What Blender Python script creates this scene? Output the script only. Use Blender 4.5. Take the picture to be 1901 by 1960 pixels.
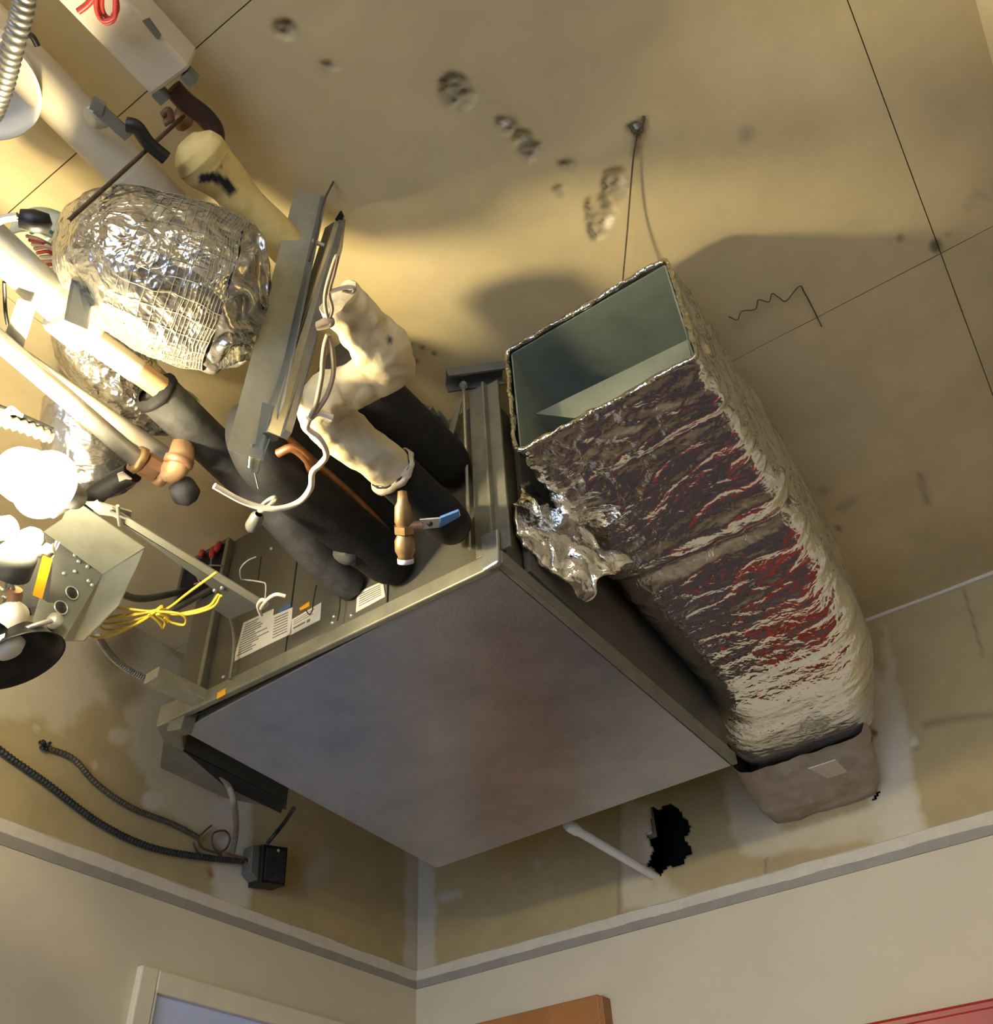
import bpy, math, random
import numpy as np
from mathutils import Vector, Matrix, noise
random.seed(7)
for o in list(bpy.data.objects): bpy.data.objects.remove(o)
scene = bpy.context.scene
col = scene.collection
# ------------------------------------------------------------------ camera
CZ = 1.5                      # camera height; "zr" below is height above the camera
FPX = 1754.74
M = np.array([[0.82323583, 0.56567814, -0.04786444],
              [-0.41396269, 0.54046454, -0.73248411],
              [-0.38848122, 0.62282126, 0.67909942]])
cam_d = bpy.data.cameras.new('camera')
cam = bpy.data.objects.new('camera', cam_d); col.objects.link(cam)
cam_d.sensor_fit = 'VERTICAL'; cam_d.sensor_height = 24.0; cam_d.lens = FPX / 1960 * 24.0
cam_d.clip_start = 0.02
Rm = Matrix(((M[0][0], -M[1][0], -M[2][0]), (M[0][1], -M[1][1], -M[2][1]), (M[0][2], -M[1][2], -M[2][2])))
cam.matrix_world = Matrix.Translation((0, 0, CZ)) @ Rm.to_4x4()
scene.camera = cam
# ------------------------------------------------------------------ world, exposure
w = bpy.data.worlds.new('world'); scene.world = w; w.use_nodes = True
w.node_tree.nodes['Background'].inputs[0].default_value = (0.55, 0.70, 1.0, 1)
w.node_tree.nodes['Background'].inputs[1].default_value = 0.4
scene.view_settings.view_transform = 'Standard'; scene.view_settings.look = 'None'
scene.view_settings.exposure = 0.0; scene.view_settings.gamma = 1.0
scene.view_settings.use_curve_mapping = False
scene.cycles.sample_clamp_indirect = 8.0
LAMP_E = 880.0        # glowing work-light globe
SMALL_E = 380.0
FILL_E = 46.0        # fill fixtures added behind the camera
WINDOW_E = 7.0       # daylight pane behind the camera

# ------------------------------------------------------------------ geometry helpers
def ray(x, y): return Vector(M.T @ np.array([(x-950.5)/FPX, (y-980)/FPX, 1.0]))
def up(v): return Vector((v[0], v[1], v[2]+CZ))
def P(x, y, zr): d = ray(x, y); return up(d/d[2]*zr)
def PX(x, y, X): d = ray(x, y); return up(d/d[0]*X)
def PY(x, y, Y): d = ray(x, y); return up(d/d[1]*Y)
def W(x, y, zr): return Vector((x, y, zr+CZ))
def depth(p): return M[2][0]*p[0]+M[2][1]*p[1]+M[2][2]*(p[2]-CZ)
def rp(p, px): return px/FPX*depth(p)
def to_px(co):                       # n x 3 world -> n x 2 pixel
    q = (co-np.array([0, 0, CZ]))@M.T
    return np.stack([FPX*q[:, 0]/q[:, 2]+950.5, FPX*q[:, 1]/q[:, 2]+980], 1)

class MB:
    def __init__(s): s.v = []; s.f = []; s.sm = []
    def add(s, vs, fs, smooth=False):
        n = len(s.v); s.v += [tuple(v) for v in vs]
        for f in fs: s.f.append(tuple(i+n for i in f)); s.sm.append(smooth)
        return s
    def hexa(s, c):   # 8 corners: bottom 4 ccw, top 4
        return s.add(c, [(0, 3, 2, 1), (4, 5, 6, 7), (0, 1, 5, 4), (1, 2, 6, 5), (2, 3, 7, 6), (3, 0, 4, 7)])
    def box(s, x0, x1, y0, y1, z0, z1):   # zr heights
        x0, x1 = sorted((x0, x1)); y0, y1 = sorted((y0, y1)); z0, z1 = sorted((z0, z1))
        return s.hexa([W(x0, y0, z0), W(x1, y0, z0), W(x1, y1, z0), W(x0, y1, z0), W(x0, y0, z1), W(x1, y0, z1), W(x1, y1, z1), W(x0, y1, z1)])
    def prism(s, pts, ext):   # polygon pts extruded by vector
        pts = [Vector(p) for p in pts]; ext = Vector(ext); n = len(pts)
        nr = Vector((0, 0, 0))
        for i in range(n):
            a, b = pts[i], pts[(i+1) % n]
            nr += Vector(((a.y-b.y)*(a.z+b.z), (a.z-b.z)*(a.x+b.x), (a.x-b.x)*(a.y+b.y)))
        if nr.dot(ext) > 0: pts = pts[::-1]
        vs = pts+[p+ext for p in pts]
        fs = [tuple(range(n)), tuple(range(2*n-1, n-1, -1))]
        fs += [(i, i+n, (i+1) % n+n, (i+1) % n) for i in range(n)]
        return s.add(vs, fs)
    def beam(s, a, b, prof, side=None):   # 2D profile swept from a to b; profile axes (side, other)
        a, b = Vector(a), Vector(b); t = (b-a).normalized()
        sd = Vector(side) if side else t.orthogonal()
        sd = (sd-t*sd.dot(t)).normalized(); o = t.cross(sd)
        return s.prism([a+sd*u+o*v for u, v in prof], b-a)
    def tube(s, path, r, seg=20, caps=True, smooth=True, closed_round=False):
        path = [Vector(p) for p in path]; n = len(path)
        rs = list(r) if hasattr(r, '__len__') else [r]*n
        fr = None; rings = []
        for i in range(n):
            t = (path[min(i+1, n-1)]-path[max(i-1, 0)])
            t = t.normalized() if t.length > 1e-9 else Vector((0, 0, 1))
            if fr is None: fr = t.orthogonal().normalized()
            fr = (fr-t*fr.dot(t)).normalized(); o = t.cross(fr)
            rings.append([path[i]+(fr*math.cos(2*math.pi*k/seg)+o*math.sin(2*math.pi*k/seg))*rs[i] for k in range(seg)])
        vs = [v for ring in rings for v in ring]
        fs = [(i*seg+k, i*seg+(k+1) % seg, (i+1)*seg+(k+1) % seg, (i+1)*seg+k) for i in range(n-1) for k in range(seg)]
        s.add(vs, fs, smooth)
        if caps:
            s.add(rings[0], [tuple(range(seg-1, -1, -1))]); s.add(rings[-1], [tuple(range(seg))])
        return s
    def lathe(s, base, axis, prof, seg=32, smooth=True):   # prof: (radius, height)
        ax = Vector(axis).normalized(); u = ax.orthogonal().normalized(); v = ax.cross(u); base = Vector(base)
        rings = [[base+ax*h+(u*math.cos(2*math.pi*k/seg)+v*math.sin(2*math.pi*k/seg))*max(r, 1e-5) for k in range(seg)] for r, h in prof]
        n = len(rings)
        s.add([p for r_ in rings for p in r_], [(i*seg+k, i*seg+(k+1) % seg, (i+1)*seg+(k+1) % seg, (i+1)*seg+k) for i in range(n-1) for k in range(seg)], smooth)
        return s
    def build(s, name, mat, parent=None, bevel=0, angle=None):
        me = bpy.data.meshes.new(name); me.from_pydata(s.v, [], s.f); me.update()
        me.polygons.foreach_set('use_smooth', s.sm)
        me.materials.append(MAT[mat] if isinstance(mat, str) else mat)
        o = bpy.data.objects.new(name, me); col.objects.link(o)
        if parent is not None: attach(o, parent)
        if bevel:
            b = o.modifiers.new('bevel', 'BEVEL'); b.width = bevel; b.segments = 2; b.limit_method = 'ANGLE'; b.angle_limit = 0.7
        return o
def attach(o, parent):
    o.parent = parent
    t = parent.location if parent.type == 'EMPTY' else Vector((0, 0, 0))     # meshes sit in world coordinates
    o.matrix_parent_inverse = Matrix.Translation(-t)
def tag(o, label, cat, group=None, kind=None):
    o['label'] = label; o['category'] = cat
    if group: o['group'] = group
    if kind: o['kind'] = kind
    return o
def thing(name, label, cat, loc, group=None):
    o = bpy.data.objects.new(name, None); col.objects.link(o); o.location = loc; o.empty_display_size = .05
    return tag(o, label, cat, group)
def struct(o): o['kind'] = 'structure'; return o
def smooth_path(pts, k=8):     # Catmull-Rom
    pts = [Vector(p) for p in pts]; out = []
    q = [pts[0]*2-pts[1]]+pts+[pts[-1]*2-pts[-2]]
    for i in range(1, len(q)-2):
        p0, p1, p2, p3 = q[i-1:i+3]
        for j in range(k):
            t = j/k
            out.append(0.5*((2*p1)+(p2-p0)*t+(2*p0-5*p1+4*p2-p3)*t*t+(3*p1-p0-3*p2+p3)*t**3))
    out.append(pts[-1]); return out
def lerp_list(vals, n):
    xs = np.linspace(0, len(vals)-1, n); return list(np.interp(xs, range(len(vals)), vals))
def dense(pts, step):
    pts = [Vector(p) for p in pts]; out = []
    for a, b in zip(pts, pts[1:]):
        n = max(1, int((b-a).length/step))
        out += [a.lerp(b, i/n) for i in range(n)]
    return out+[pts[-1]]
def conduit(mb, pts, r, pitch=.006, seg=10, amp=.18):     # ribbed flexible metal conduit
    d = dense(smooth_path(pts, 8), pitch/4)
    rs = [r*(1+amp*math.sin(i*math.pi/2)) for i in range(len(d))]
    return mb.tube(d, rs, seg)
def shake(mb, amp, scale, seed=0.0):
    out = []
    for v in mb.v:
        p = Vector(v)*scale+Vector((seed, seed, seed)); out.append(tuple(Vector(v)+noise.noise_vector(p)*amp))
    mb.v = out; return mb

# ------------------------------------------------------------------ materials
MAT = {}
def nt(name):
    m = bpy.data.materials.new(name); m.use_nodes = True; MAT[name] = m
    t = m.node_tree; return m, t, t.nodes['Principled BSDF']
def mat(name, c, rough=.6, metal=0.0, var=.12, scale=12.0, bump=0.0, bscale=80.0, vcol=False, c2=None, spec=.5, emit=None, estr=0, sheen=0, bdist=.002):
    m, t, b = nt(name); L = t.links; N = t.nodes
    b.inputs['Roughness'].default_value = rough; b.inputs['Metallic'].default_value = metal
    b.inputs['Specular IOR Level'].default_value = spec
    tc = N.new('ShaderNodeTexCoord')
    n1 = N.new('ShaderNodeTexNoise'); n1.inputs['Scale'].default_value = scale; n1.inputs['Detail'].default_value = 6; n1.inputs['Roughness'].default_value = .65
    L.new(tc.outputs['Object'], n1.inputs['Vector'])
    mix = N.new('ShaderNodeMix'); mix.data_type = 'RGBA'
    rampn = N.new('ShaderNodeMapRange'); rampn.inputs[1].default_value = .32; rampn.inputs[2].default_value = .68
    L.new(n1.outputs['Fac'], rampn.inputs[0]); L.new(rampn.outputs[0], mix.inputs['Factor'])
    if vcol:
        at = N.new('ShaderNodeAttribute'); at.attribute_name = 'Col'
        mA = N.new('ShaderNodeMix'); mA.data_type = 'RGBA'; mA.blend_type = 'MULTIPLY'; mA.inputs['Factor'].default_value = 1
        L.new(at.outputs['Color'], mA.inputs['A'])
        mix.inputs['A'].default_value = (1-var,)*3+(1,); mix.inputs['B'].default_value = (1+var,)*3+(1,)
        L.new(mix.outputs['Result'], mA.inputs['B']); L.new(mA.outputs['Result'], b.inputs['Base Color'])
    else:
        d = c2 if c2 else tuple(x*(1-2*var) for x in c)
        mix.inputs['A'].default_value = (*d, 1); mix.inputs['B'].default_value = (*c, 1)
        L.new(mix.outputs['Result'], b.inputs['Base Color'])
    if bump:
        n2 = N.new('ShaderNodeTexNoise'); n2.inputs['Scale'].default_value = bscale; n2.inputs['Detail'].default_value = 5
        L.new(tc.outputs['Object'], n2.inputs['Vector'])
        bp = N.new('ShaderNodeBump'); bp.inputs['Strength'].default_value = bump; bp.inputs['Distance'].default_value = bdist
        L.new(n2.outputs['Fac'], bp.inputs['Height']); L.new(bp.outputs['Normal'], b.inputs['Normal'])
    if emit:
        b.inputs['Emission Color'].default_value = (*emit, 1); b.inputs['Emission Strength'].default_value = estr
    return m
mat('concrete', (.56, .47, .31), .85, var=.12, scale=3.5, bump=.25, bscale=60, vcol=True)
mat('drywall', (.5, .42, .26), .85, var=.08, scale=9, bump=.15, bscale=120, vcol=True)
mat('wall_paint', (.62, .555, .405), .7, var=.03, scale=5, bump=.12, bscale=90, c2=(.58, .515, .375))
mat('floor_mat', (.20, .16, .13), .5, var=.2, scale=4)
mat('plaster_bead', (.66, .60, .48), .8, var=.08, scale=30, bump=.4, bscale=70)
mat('gap_grey', (.32, .295, .25), .6, var=.08, scale=20)
mat('dark_void', (.004, .004, .004), .95, var=0)
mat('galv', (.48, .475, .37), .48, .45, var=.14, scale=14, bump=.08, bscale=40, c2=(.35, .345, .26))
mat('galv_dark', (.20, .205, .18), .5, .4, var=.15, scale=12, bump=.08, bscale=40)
mat('galv_bright', (.66, .66, .60), .32, .8, var=.1, scale=20, bump=.06, bscale=50)
mat('unit_paint', (.12, .112, .082), .55, .25, var=.1, scale=10, bump=.06, bscale=40)
mat('rail_metal', (.27, .26, .195), .5, .4, var=.14, scale=25, bump=.1, bscale=60)
mat('duct_metal', (.30, .345, .28), .4, .45, var=.14, scale=8, bump=.05, bscale=20)
mat('steel', (.40, .39, .36), .4, .7, var=.2, scale=18, bump=.1, bscale=60)
mat('silver_pipe', (.62, .62, .57), .38, .6, var=.1, scale=14)
mat('black_foam', (.012, .012, .013), .8, var=.3, scale=25, bump=.3, bscale=160, spec=.35)
mat('grey_foam', (.10, .10, .095), .75, var=.25, scale=16, bump=.2, bscale=120, c2=(.022, .022, .022))
mat('black_metal', (.022, .022, .022), .42, .2, var=.3, scale=20)
mat('jacket', (.7, .6, .35), .8, var=.1, scale=18, bump=.5, bscale=45, vcol=True, bdist=.004)
mat('beige_pipe', (.62, .55, .40), .6, var=.08, scale=10, bump=.1, bscale=50)
mat('pvc', (.82, .81, .78), .4, var=.05, scale=20)
mat('white_plastic', (.80, .77, .66), .45, var=.04, scale=10)
mat('brass', (.42, .27, .12), .42, .7, var=.2, scale=40, bump=.15, bscale=90)
mat('bronze', (.36, .20, .11), .5, .4, var=.2, scale=40, bump=.2, bscale=90)
mat('copper', (.50, .22, .10), .4, .7, var=.25, scale=35)
mat('copper_tan', (.55, .34, .17), .5, .3, var=.15, scale=25)
mat('dark_mauve', (.055, .040, .046), .5, var=.15, scale=6)
mat('brown_pipe', (.05, .022, .015), .45, .3, var=.25, scale=20)
mat('cord_white', (.78, .70, .56), .8, var=.1, scale=60)
mat('cord_tan', (.50, .38, .24), .8, var=.1, scale=60)
mat('wire_yellow', (.80, .55, .05), .45, var=.1, scale=60)
mat('wire_red', (.55, .05, .04), .4, var=.15, scale=60)
mat('wire_pink', (.75, .38, .30), .4, var=.15, scale=60)
mat('wire_green', (.10, .40, .20), .4, var=.15, scale=60)
mat('wire_black', (.015, .014, .013), .5, var=.2, scale=60)
mat('wire_grey', (.25, .24, .21), .5, var=.2, scale=60)
mat('rust_wire', (.13, .085, .05), .8, .1, var=.25, scale=60)
mat('cable_armour', (.17, .155, .12), .45, .5, var=.25, scale=40)
mat('cable_dark', (.045, .052, .055), .5, .3, var=.25, scale=40)
mat('orange_tag', (.90, .42, .01), .6, var=.05, scale=20)
mat('blue_tag', (.06, .16, .36), .5, var=.1, scale=30)
mat('paper', (.72, .69, .58), .8, var=.06, scale=30)
mat('ink', (.22, .20, .18), .8, var=.2, scale=120)
mat('wood', (.42, .18, .05), .5, var=.2, scale=6, c2=(.30, .12, .03))
mat('red_paint', (.30, .014, .006), .4, var=.06, scale=6)
mat('door_blue', (.52, .60, .86), .5, var=.04, scale=5)
mat('frame_paint', (.72, .66, .50), .5, var=.05, scale=12)
mat('fiber', (.62, .53, .36), .95, var=.2, scale=70, bump=.8, bscale=140)
mat('tar_tear', (.012, .014, .016), .7, var=.2, scale=40)
mat('boot_tape', (.42, .36, .27), .55, .1, var=.2, scale=16, bump=.5, bscale=30, c2=(.27, .215, .15), bdist=.004)
mat('dish_white', (.75, .72, .62), .5, .3, var=.05, scale=10)
mat('clear_jar', (.62, .68, .55), .15, .1, var=.05, scale=10)
mat('globe_glow', (1, .95, .8), .4, emit=(1.0, .83, .50), estr=LAMP_E)
mat('bulb_glow', (1, .95, .8), .4, emit=(1.0, .86, .58), estr=SMALL_E)
mat('fill_glow', (1, 1, 1), .4, emit=(1.0, .84, .60), estr=FILL_E)
mat('window_glow', (.1, .1, .1), .2, emit=(.42, .62, 1.0), estr=WINDOW_E)
# wood gets a stretched grain
def foil(name, c, rough, scrim=0, crk=1.0, beige_mix=(.5, .42, .3), beige_amt=.0):
    m, t, b = nt(name); L = t.links; N = t.nodes
    tc = N.new('ShaderNodeTexCoord')
    n0 = N.new('ShaderNodeTexNoise'); n0.inputs['Scale'].default_value = 9; n0.inputs['Detail'].default_value = 5
    L.new(tc.outputs['Object'], n0.inputs['Vector'])
    mr = N.new('ShaderNodeMapRange'); mr.inputs[3].default_value = rough*.7; mr.inputs[4].default_value = rough*1.4
    L.new(n0.outputs['Fac'], mr.inputs[0]); L.new(mr.outputs[0], b.inputs['Roughness'])
    at = N.new('ShaderNodeAttribute'); at.attribute_name = 'beige_mix'
    mx = N.new('ShaderNodeMix'); mx.data_type = 'RGBA'; mx.inputs['A'].default_value = (*c, 1); mx.inputs['B'].default_value = (*beige_mix, 1)
    L.new(at.outputs['Fac'], mx.inputs['Factor']); L.new(mx.outputs['Result'], b.inputs['Base Color'])
    sb = N.new('ShaderNodeMath'); sb.operation = 'SUBTRACT'; sb.inputs[0].default_value = 1.0; L.new(at.outputs['Fac'], sb.inputs[1])
    L.new(sb.outputs[0], b.inputs['Metallic'])
    # crinkle: distorted voronoi edges + fine noise, both as relief
    nd = N.new('ShaderNodeTexNoise'); nd.inputs['Scale'].default_value = 14; nd.inputs['Detail'].default_value = 3
    L.new(tc.outputs['Object'], nd.inputs['Vector'])
    mp = N.new('ShaderNodeVectorMath'); mp.operation = 'SCALE'; mp.inputs['Scale'].default_value = .05
    L.new(nd.outputs['Color'], mp.inputs[0])
    ad = N.new('ShaderNodeVectorMath'); L.new(tc.outputs['Object'], ad.inputs[0]); L.new(mp.outputs[0], ad.inputs[1])
    v1 = N.new('ShaderNodeTexVoronoi'); v1.inputs['Scale'].default_value = 42; v1.feature = 'F1'; L.new(ad.outputs[0], v1.inputs['Vector'])
    v2 = N.new('ShaderNodeTexVoronoi'); v2.inputs['Scale'].default_value = 110; L.new(ad.outputs[0], v2.inputs['Vector'])
    m1 = N.new('ShaderNodeMath'); m1.operation = 'MULTIPLY_ADD'; m1.inputs[1].default_value = .4
    L.new(v2.outputs['Distance'], m1.inputs[0]); L.new(v1.outputs['Distance'], m1.inputs[2])
    bp = N.new('ShaderNodeBump'); bp.inputs['Strength'].default_value = .75*crk; bp.inputs['Distance'].default_value = .006
    L.new(m1.outputs[0], bp.inputs['Height']); last = bp
    L.new(last.outputs['Normal'], b.inputs['Normal'])
    return m
foil('foil', (.82, .81, .78), .13, crk=.42)
foil('foil_crinkle', (.54, .52, .46), .2, crk=1.0)
foil('foil_smooth', (.50, .49, .46), .24, crk=.5)

# vertex-colour painting of stains, patches, repairs and some shade (world positions, stored on the mesh)
def seg_dist(p, poly):
    n = len(poly); d = np.full(len(p), 1e9); inside = np.zeros(len(p), bool)
    for i in range(n):
        a = np.array(poly[i], float); b = np.array(poly[(i+1) % n], float); ab = b-a
        t = np.clip(((p-a)@ab)/max(ab@ab, 1e-9), 0, 1)
        d = np.minimum(d, np.hypot(*(p-(a+t[:, None]*ab)).T))
        c = ((a[1] > p[:, 1]) != (b[1] > p[:, 1]))
        with np.errstate(divide='ignore', invalid='ignore'):
            xi = (b[0]-a[0])*(p[:, 1]-a[1])/(b[1]-a[1]+1e-12)+a[0]
        inside ^= c & (p[:, 0] < xi)
    return np.where(inside, -d, d)
def paint(o, base, layers, facing=False, nscale=14.0):
    me = o.data; n = len(me.vertices); co = np.empty(n*3); me.vertices.foreach_get('co', co); co = co.reshape(-1, 3)
    px = to_px(co)
    nz = np.array([[noise.noise(Vector(c)*nscale), noise.noise(Vector(c)*nscale+Vector((9, 3, 5)))] for c in co])
    nf = np.array([[noise.noise(Vector(c)*nscale*4), noise.noise(Vector(c)*nscale*4+Vector((2, 7, 1)))] for c in co])
    colr = np.tile(np.array(base, float), (n, 1))
    vis = np.ones(n)
    if facing:
        nr = np.empty(n*3); me.vertices.foreach_get('normal', nr); nr = nr.reshape(-1, 3)
        vis = ((nr*(co-np.array([0, 0, CZ]))).sum(1) < 0).astype(float)
    for poly, c, soft, amp in layers:
        s = seg_dist(px+nz*amp+nf*amp*.5, poly)
        a = np.clip(.5-s/(2*soft), 0, 1)*vis
        if len(c) == 4: a = a*c[3]
        colr = colr*(1-a[:, None])+np.array(c[:3])*a[:, None]
    at = me.attributes.new('Col', 'FLOAT_COLOR', 'POINT')
    at.data.foreach_set('color', np.concatenate([colr, np.ones((n, 1))], 1).ravel())
    return o
def flat_col(o, c):
    n = len(o.data.vertices); at = o.data.attributes.new('Col', 'FLOAT_COLOR', 'POINT')
    at.data.foreach_set('color', np.tile(np.array([*c, 1.0]), n)); return o
def strip_poly(pts, wd):     # polyline -> thin polygon
    pts = np.array(pts, float); L_, R_ = [], []
    for i in range(len(pts)):
        t = pts[min(i+1, len(pts)-1)]-pts[max(i-1, 0)]; t /= np.hypot(*t); nrm = np.array([-t[1], t[0]])*wd/2
        L_.append(pts[i]+nrm); R_.append(pts[i]-nrm)
    return [tuple(q) for q in L_+R_[::-1]]
def blob(cx, cy, rx, ry, rot=0, n=14):
    c, s_ = math.cos(rot), math.sin(rot)
    return [(cx+rx*math.cos(a)*c-ry*math.sin(a)*s_, cy+rx*math.cos(a)*s_+ry*math.sin(a)*c) for a in [2*math.pi*k/n for k in range(n)]]

# ================================================================== SETTING
XL, YB, ZC, ZT = -1.9686, 2.4886, 1.559, .90      # left wall, back wall, ceiling, trim line (relative to camera)
XR, YF, ZF = 2.4, -2.8, -1.5
floor = struct(MB().box(XL-.1, XR+.1, YF-.1, YB+.4, ZF-.1, ZF).build('floor', 'floor_mat'))
CON = (.56, .455, .245)
ceiling = struct(flat_col(MB().box(XL-.1, XR+.1, YF-.1, YB+.4, ZC+.03, ZC+.15).build('ceiling', 'concrete'), (.10, .08, .05)))
JX = [XL, -1.30, .23, 1.45, XR]; JY = [YF, -1.97, -.865, .24, 1.345, YB]
craters = [((870, 172), 38, 34, .9), ((968, 240), 22, 15, 0), ((1014, 282), 24, 30, -.6), ((1084, 319), 13, 12, 0), ((1072, 366), 10, 12, .3),
           ((1150, 412), 26, 52, .25), ((1180, 350), 26, 34, .1), ((546, 55), 26, 20, .3), ((630, 126), 15, 10, 0), ((1218, 248), 16, 12, 0)]
def grid_sheet(x0, x1, y0, y1, step, fn):
    nx = int((x1-x0)/step)+1; ny = int((y1-y0)/step)+1
    xs = np.linspace(x0, x1, nx); ys = np.linspace(y0, y1, ny)
    vs = [fn(x, y) for y in ys for x in xs]
    fs = [(j*nx+i, (j+1)*nx+i, (j+1)*nx+i+1, j*nx+i+1) for j in range(ny-1) for i in range(nx-1)]
    return vs, fs
g = .0009
for i in range(len(JX)-1):
    for j in range(len(JY)-1):
        x0, x1, y0, y1 = JX[i]+g, JX[i+1]-g, JY[j]+g, JY[j+1]-g
        main = (i in (1, 2) and j in (3, 4)) or (i == 1 and j == 2)
        if not main:
            o = flat_col(MB().box(x0, x1, y0, y1, ZC, ZC+.032).build('ceiling_panel', 'concrete', ceiling), CON); continue
        hot = (i == 1 and j == 3)
        if i == 2: x1 = min(x1, .9)
        vs, fs = grid_sheet(x0, x1, y0, y1, .0055 if hot else .011, lambda x, y: (x, y, ZC+CZ))
        co = np.array(vs); px = to_px(co)
        dz = np.array([noise.noise(Vector((c[0]*5, c[1]*5, 0)))*.002 for c in co])
        nz = np.array([noise.noise(Vector((c[0]*40, c[1]*40, 0))) for c in co])
        nz2 = np.array([noise.noise(Vector((c[0]*110, c[1]*110, 4))) for c in co])
        cm = np.zeros(len(co))
        for (cx, cy), rx, ry, rot in craters:
            s = seg_dist(px+nz[:, None]*14, blob(cx, cy, rx, ry, rot))
            cm = np.maximum(cm, np.clip(-s/7, 0, 1))
        co[:, 2] += dz+cm*(.006+.005*nz+.008*nz2)
        mb = MB(); mb.add([tuple(c) for c in co], [f[::-1] for f in fs][::1], True)
        mb.f = fs
        # turned-up rim so that the joints read as recesses
        mb.add([W(x0, y0, ZC), W(x1, y0, ZC), W(x1, y1, ZC), W(x0, y1, ZC), W(x0, y0, ZC+.032), W(x1, y0, ZC+.032), W(x1, y1, ZC+.032), W(x0, y1, ZC+.032)],
               [(0, 1, 5, 4), (1, 2, 6, 5), (2, 3, 7, 6), (3, 0, 4, 7)])
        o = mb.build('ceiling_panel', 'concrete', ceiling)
        lay = [(blob(cx, cy, rx, ry, rot), (.34, .275, .16), 6, 10) for (cx, cy), rx, ry, rot in craters]
        lay += [(blob(965, 236, 10, 6), (.70, .64, .50), 4, 3), (blob(1165, 425, 8, 14, .3), (.66, .58, .42), 5, 4), (blob(1190, 345, 6, 16), (.55, .47, .34), 5, 4)]
        lay += [(blob(1428, 258, 12, 15), (.36, .30, .19), 10, 6), (blob(1793, 470, 11, 14), (.16, .12, .07), 5, 4), (blob(1724, 456, 6, 8), (.25, .20, .12), 4, 3), (blob(1812, 452, 4, 4), (.2, .16, .1), 3, 1),
                (strip_poly([(1215, 300), (1219, 250), (1230, 225)], 10), (.20, .16, .10), 6, 5), (strip_poly([(1762, 905), (1775, 965)], 9), (.30, .24, .15), 6, 4),
                (blob(1605, 1010, 6, 6), (.2, .16, .1), 4, 2), (blob(1620, 965, 22, 6, -.5), (.33, .27, .17), 8, 5),
                (blob(1575, 940, 10, 8), (.36, .30, .19), 6, 3), (strip_poly([(1850, 400), (1870, 370), (1890, 378)], 8), (.42, .34, .2), 8, 4)]
        lay += [(blob(785+dx, 660+dy, 4, 4), (.12, .08, .04), 2.5, 1) for dx, dy in ((0, 0), (24, 5), (2, 22), (12, 31), (46, 17))]
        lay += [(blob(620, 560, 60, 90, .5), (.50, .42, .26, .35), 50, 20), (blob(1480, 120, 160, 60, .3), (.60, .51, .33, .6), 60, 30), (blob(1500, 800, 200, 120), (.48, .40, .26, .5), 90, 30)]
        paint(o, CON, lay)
# beam edge at the upper right
bm_ = struct(flat_col(MB().box(.40, .62, -2.75, 2.4, ZC-.085, ZC+.001).build('trim_1', 'concrete'), (.66, .58, .40)))

# walls: painted lower part, raw drywall above the trim line
PAPER = (.40, .315, .155); COMP = (.53, .46, .31)
def wall_sheet(name, parent, axis, lo, hi, z0, z1, step, hole=None):
    n1 = int((hi-lo)/step)+1; n2 = int((z1-z0)/step)+1
    A = np.linspace(lo, hi, n1); Z = np.linspace(z0, z1, n2)
    if axis == 'x': vs = [(XL, a, z+CZ) for z in Z for a in A]; vis = 1
    else: vs = [(a, YB, z+CZ) for z in Z for a in A]; vis = 0
    fs = []
    cen = np.array([[(vs[j*n1+i][k]+vs[(j+1)*n1+i+1][k])/2 for k in range(3)] for j in range(n2-1) for i in range(n1-1)])
    keep = np.ones(len(cen), bool)
    if hole:
        px = to_px(cen)
        nz = np.array([[noise.noise(Vector(c)*45), noise.noise(Vector(c)*45+Vector((5, 1, 2)))] for c in cen])
        for h in hole: keep &= seg_dist(px+nz*7, h) > 0
    k = 0
    for j in range(n2-1):
        for i in range(n1-1):
            if keep[k]:
                q = (j*n1+i, j*n1+i+1, (j+1)*n1+i+1, (j+1)*n1+i)
                fs.append(q[::-1] if axis == 'x' else q)
            k += 1
    mb = MB(); mb.add(vs, fs, True); o = mb.build(name, 'drywall', parent)
    if hole:
        sd = o.modifiers.new('thick', 'SOLIDIFY'); sd.thickness = .012; sd.offset = -1
    return o
wl = struct(MB().box(XL-.12, XL-.0, YF, YB+.4, ZF, ZT-.02).build('wall_left', 'wall_paint'))
backing_l = flat_col(MB().box(XL-.12, XL-.03, YF, YB+.4, ZT-.02, ZC+.03).build('wall_backing', 'drywall', wl), PAPER)
dl = wall_sheet('drywall_sheet', wl, 'x', -.6, YB, ZT-.02, ZC+.001, .0085)
flat_col(MB().box(XL-.03, XL, YF, -.6, ZT-.02, ZC).build('drywall_sheet', 'drywall', wl), PAPER)
wb = struct(MB().box(XL, XR+.1, YB, YB+.12, ZF, ZT-.02).build('wall_back', 'wall_paint'))
HOLE = [(1245, 1545), (1262, 1548), (1285, 1535), (1308, 1560), (1322, 1580), (1312, 1605), (1325, 1630), (1305, 1655), (1275, 1662), (1262, 1680), (1238, 1658), (1247, 1625), (1240, 1590)]
HOLE2 = blob(1677, 1521, 9, 6, -.4)
db = wall_sheet('drywall_sheet', wb, 'y', XL, .75, ZT-.02, ZC+.001, .007, [HOLE, HOLE2])
flat_col(MB().box(.75, XR, YB, YB+.05, ZT-.02, ZC).build('drywall_sheet', 'drywall', wb), PAPER)
v = MB()
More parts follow.
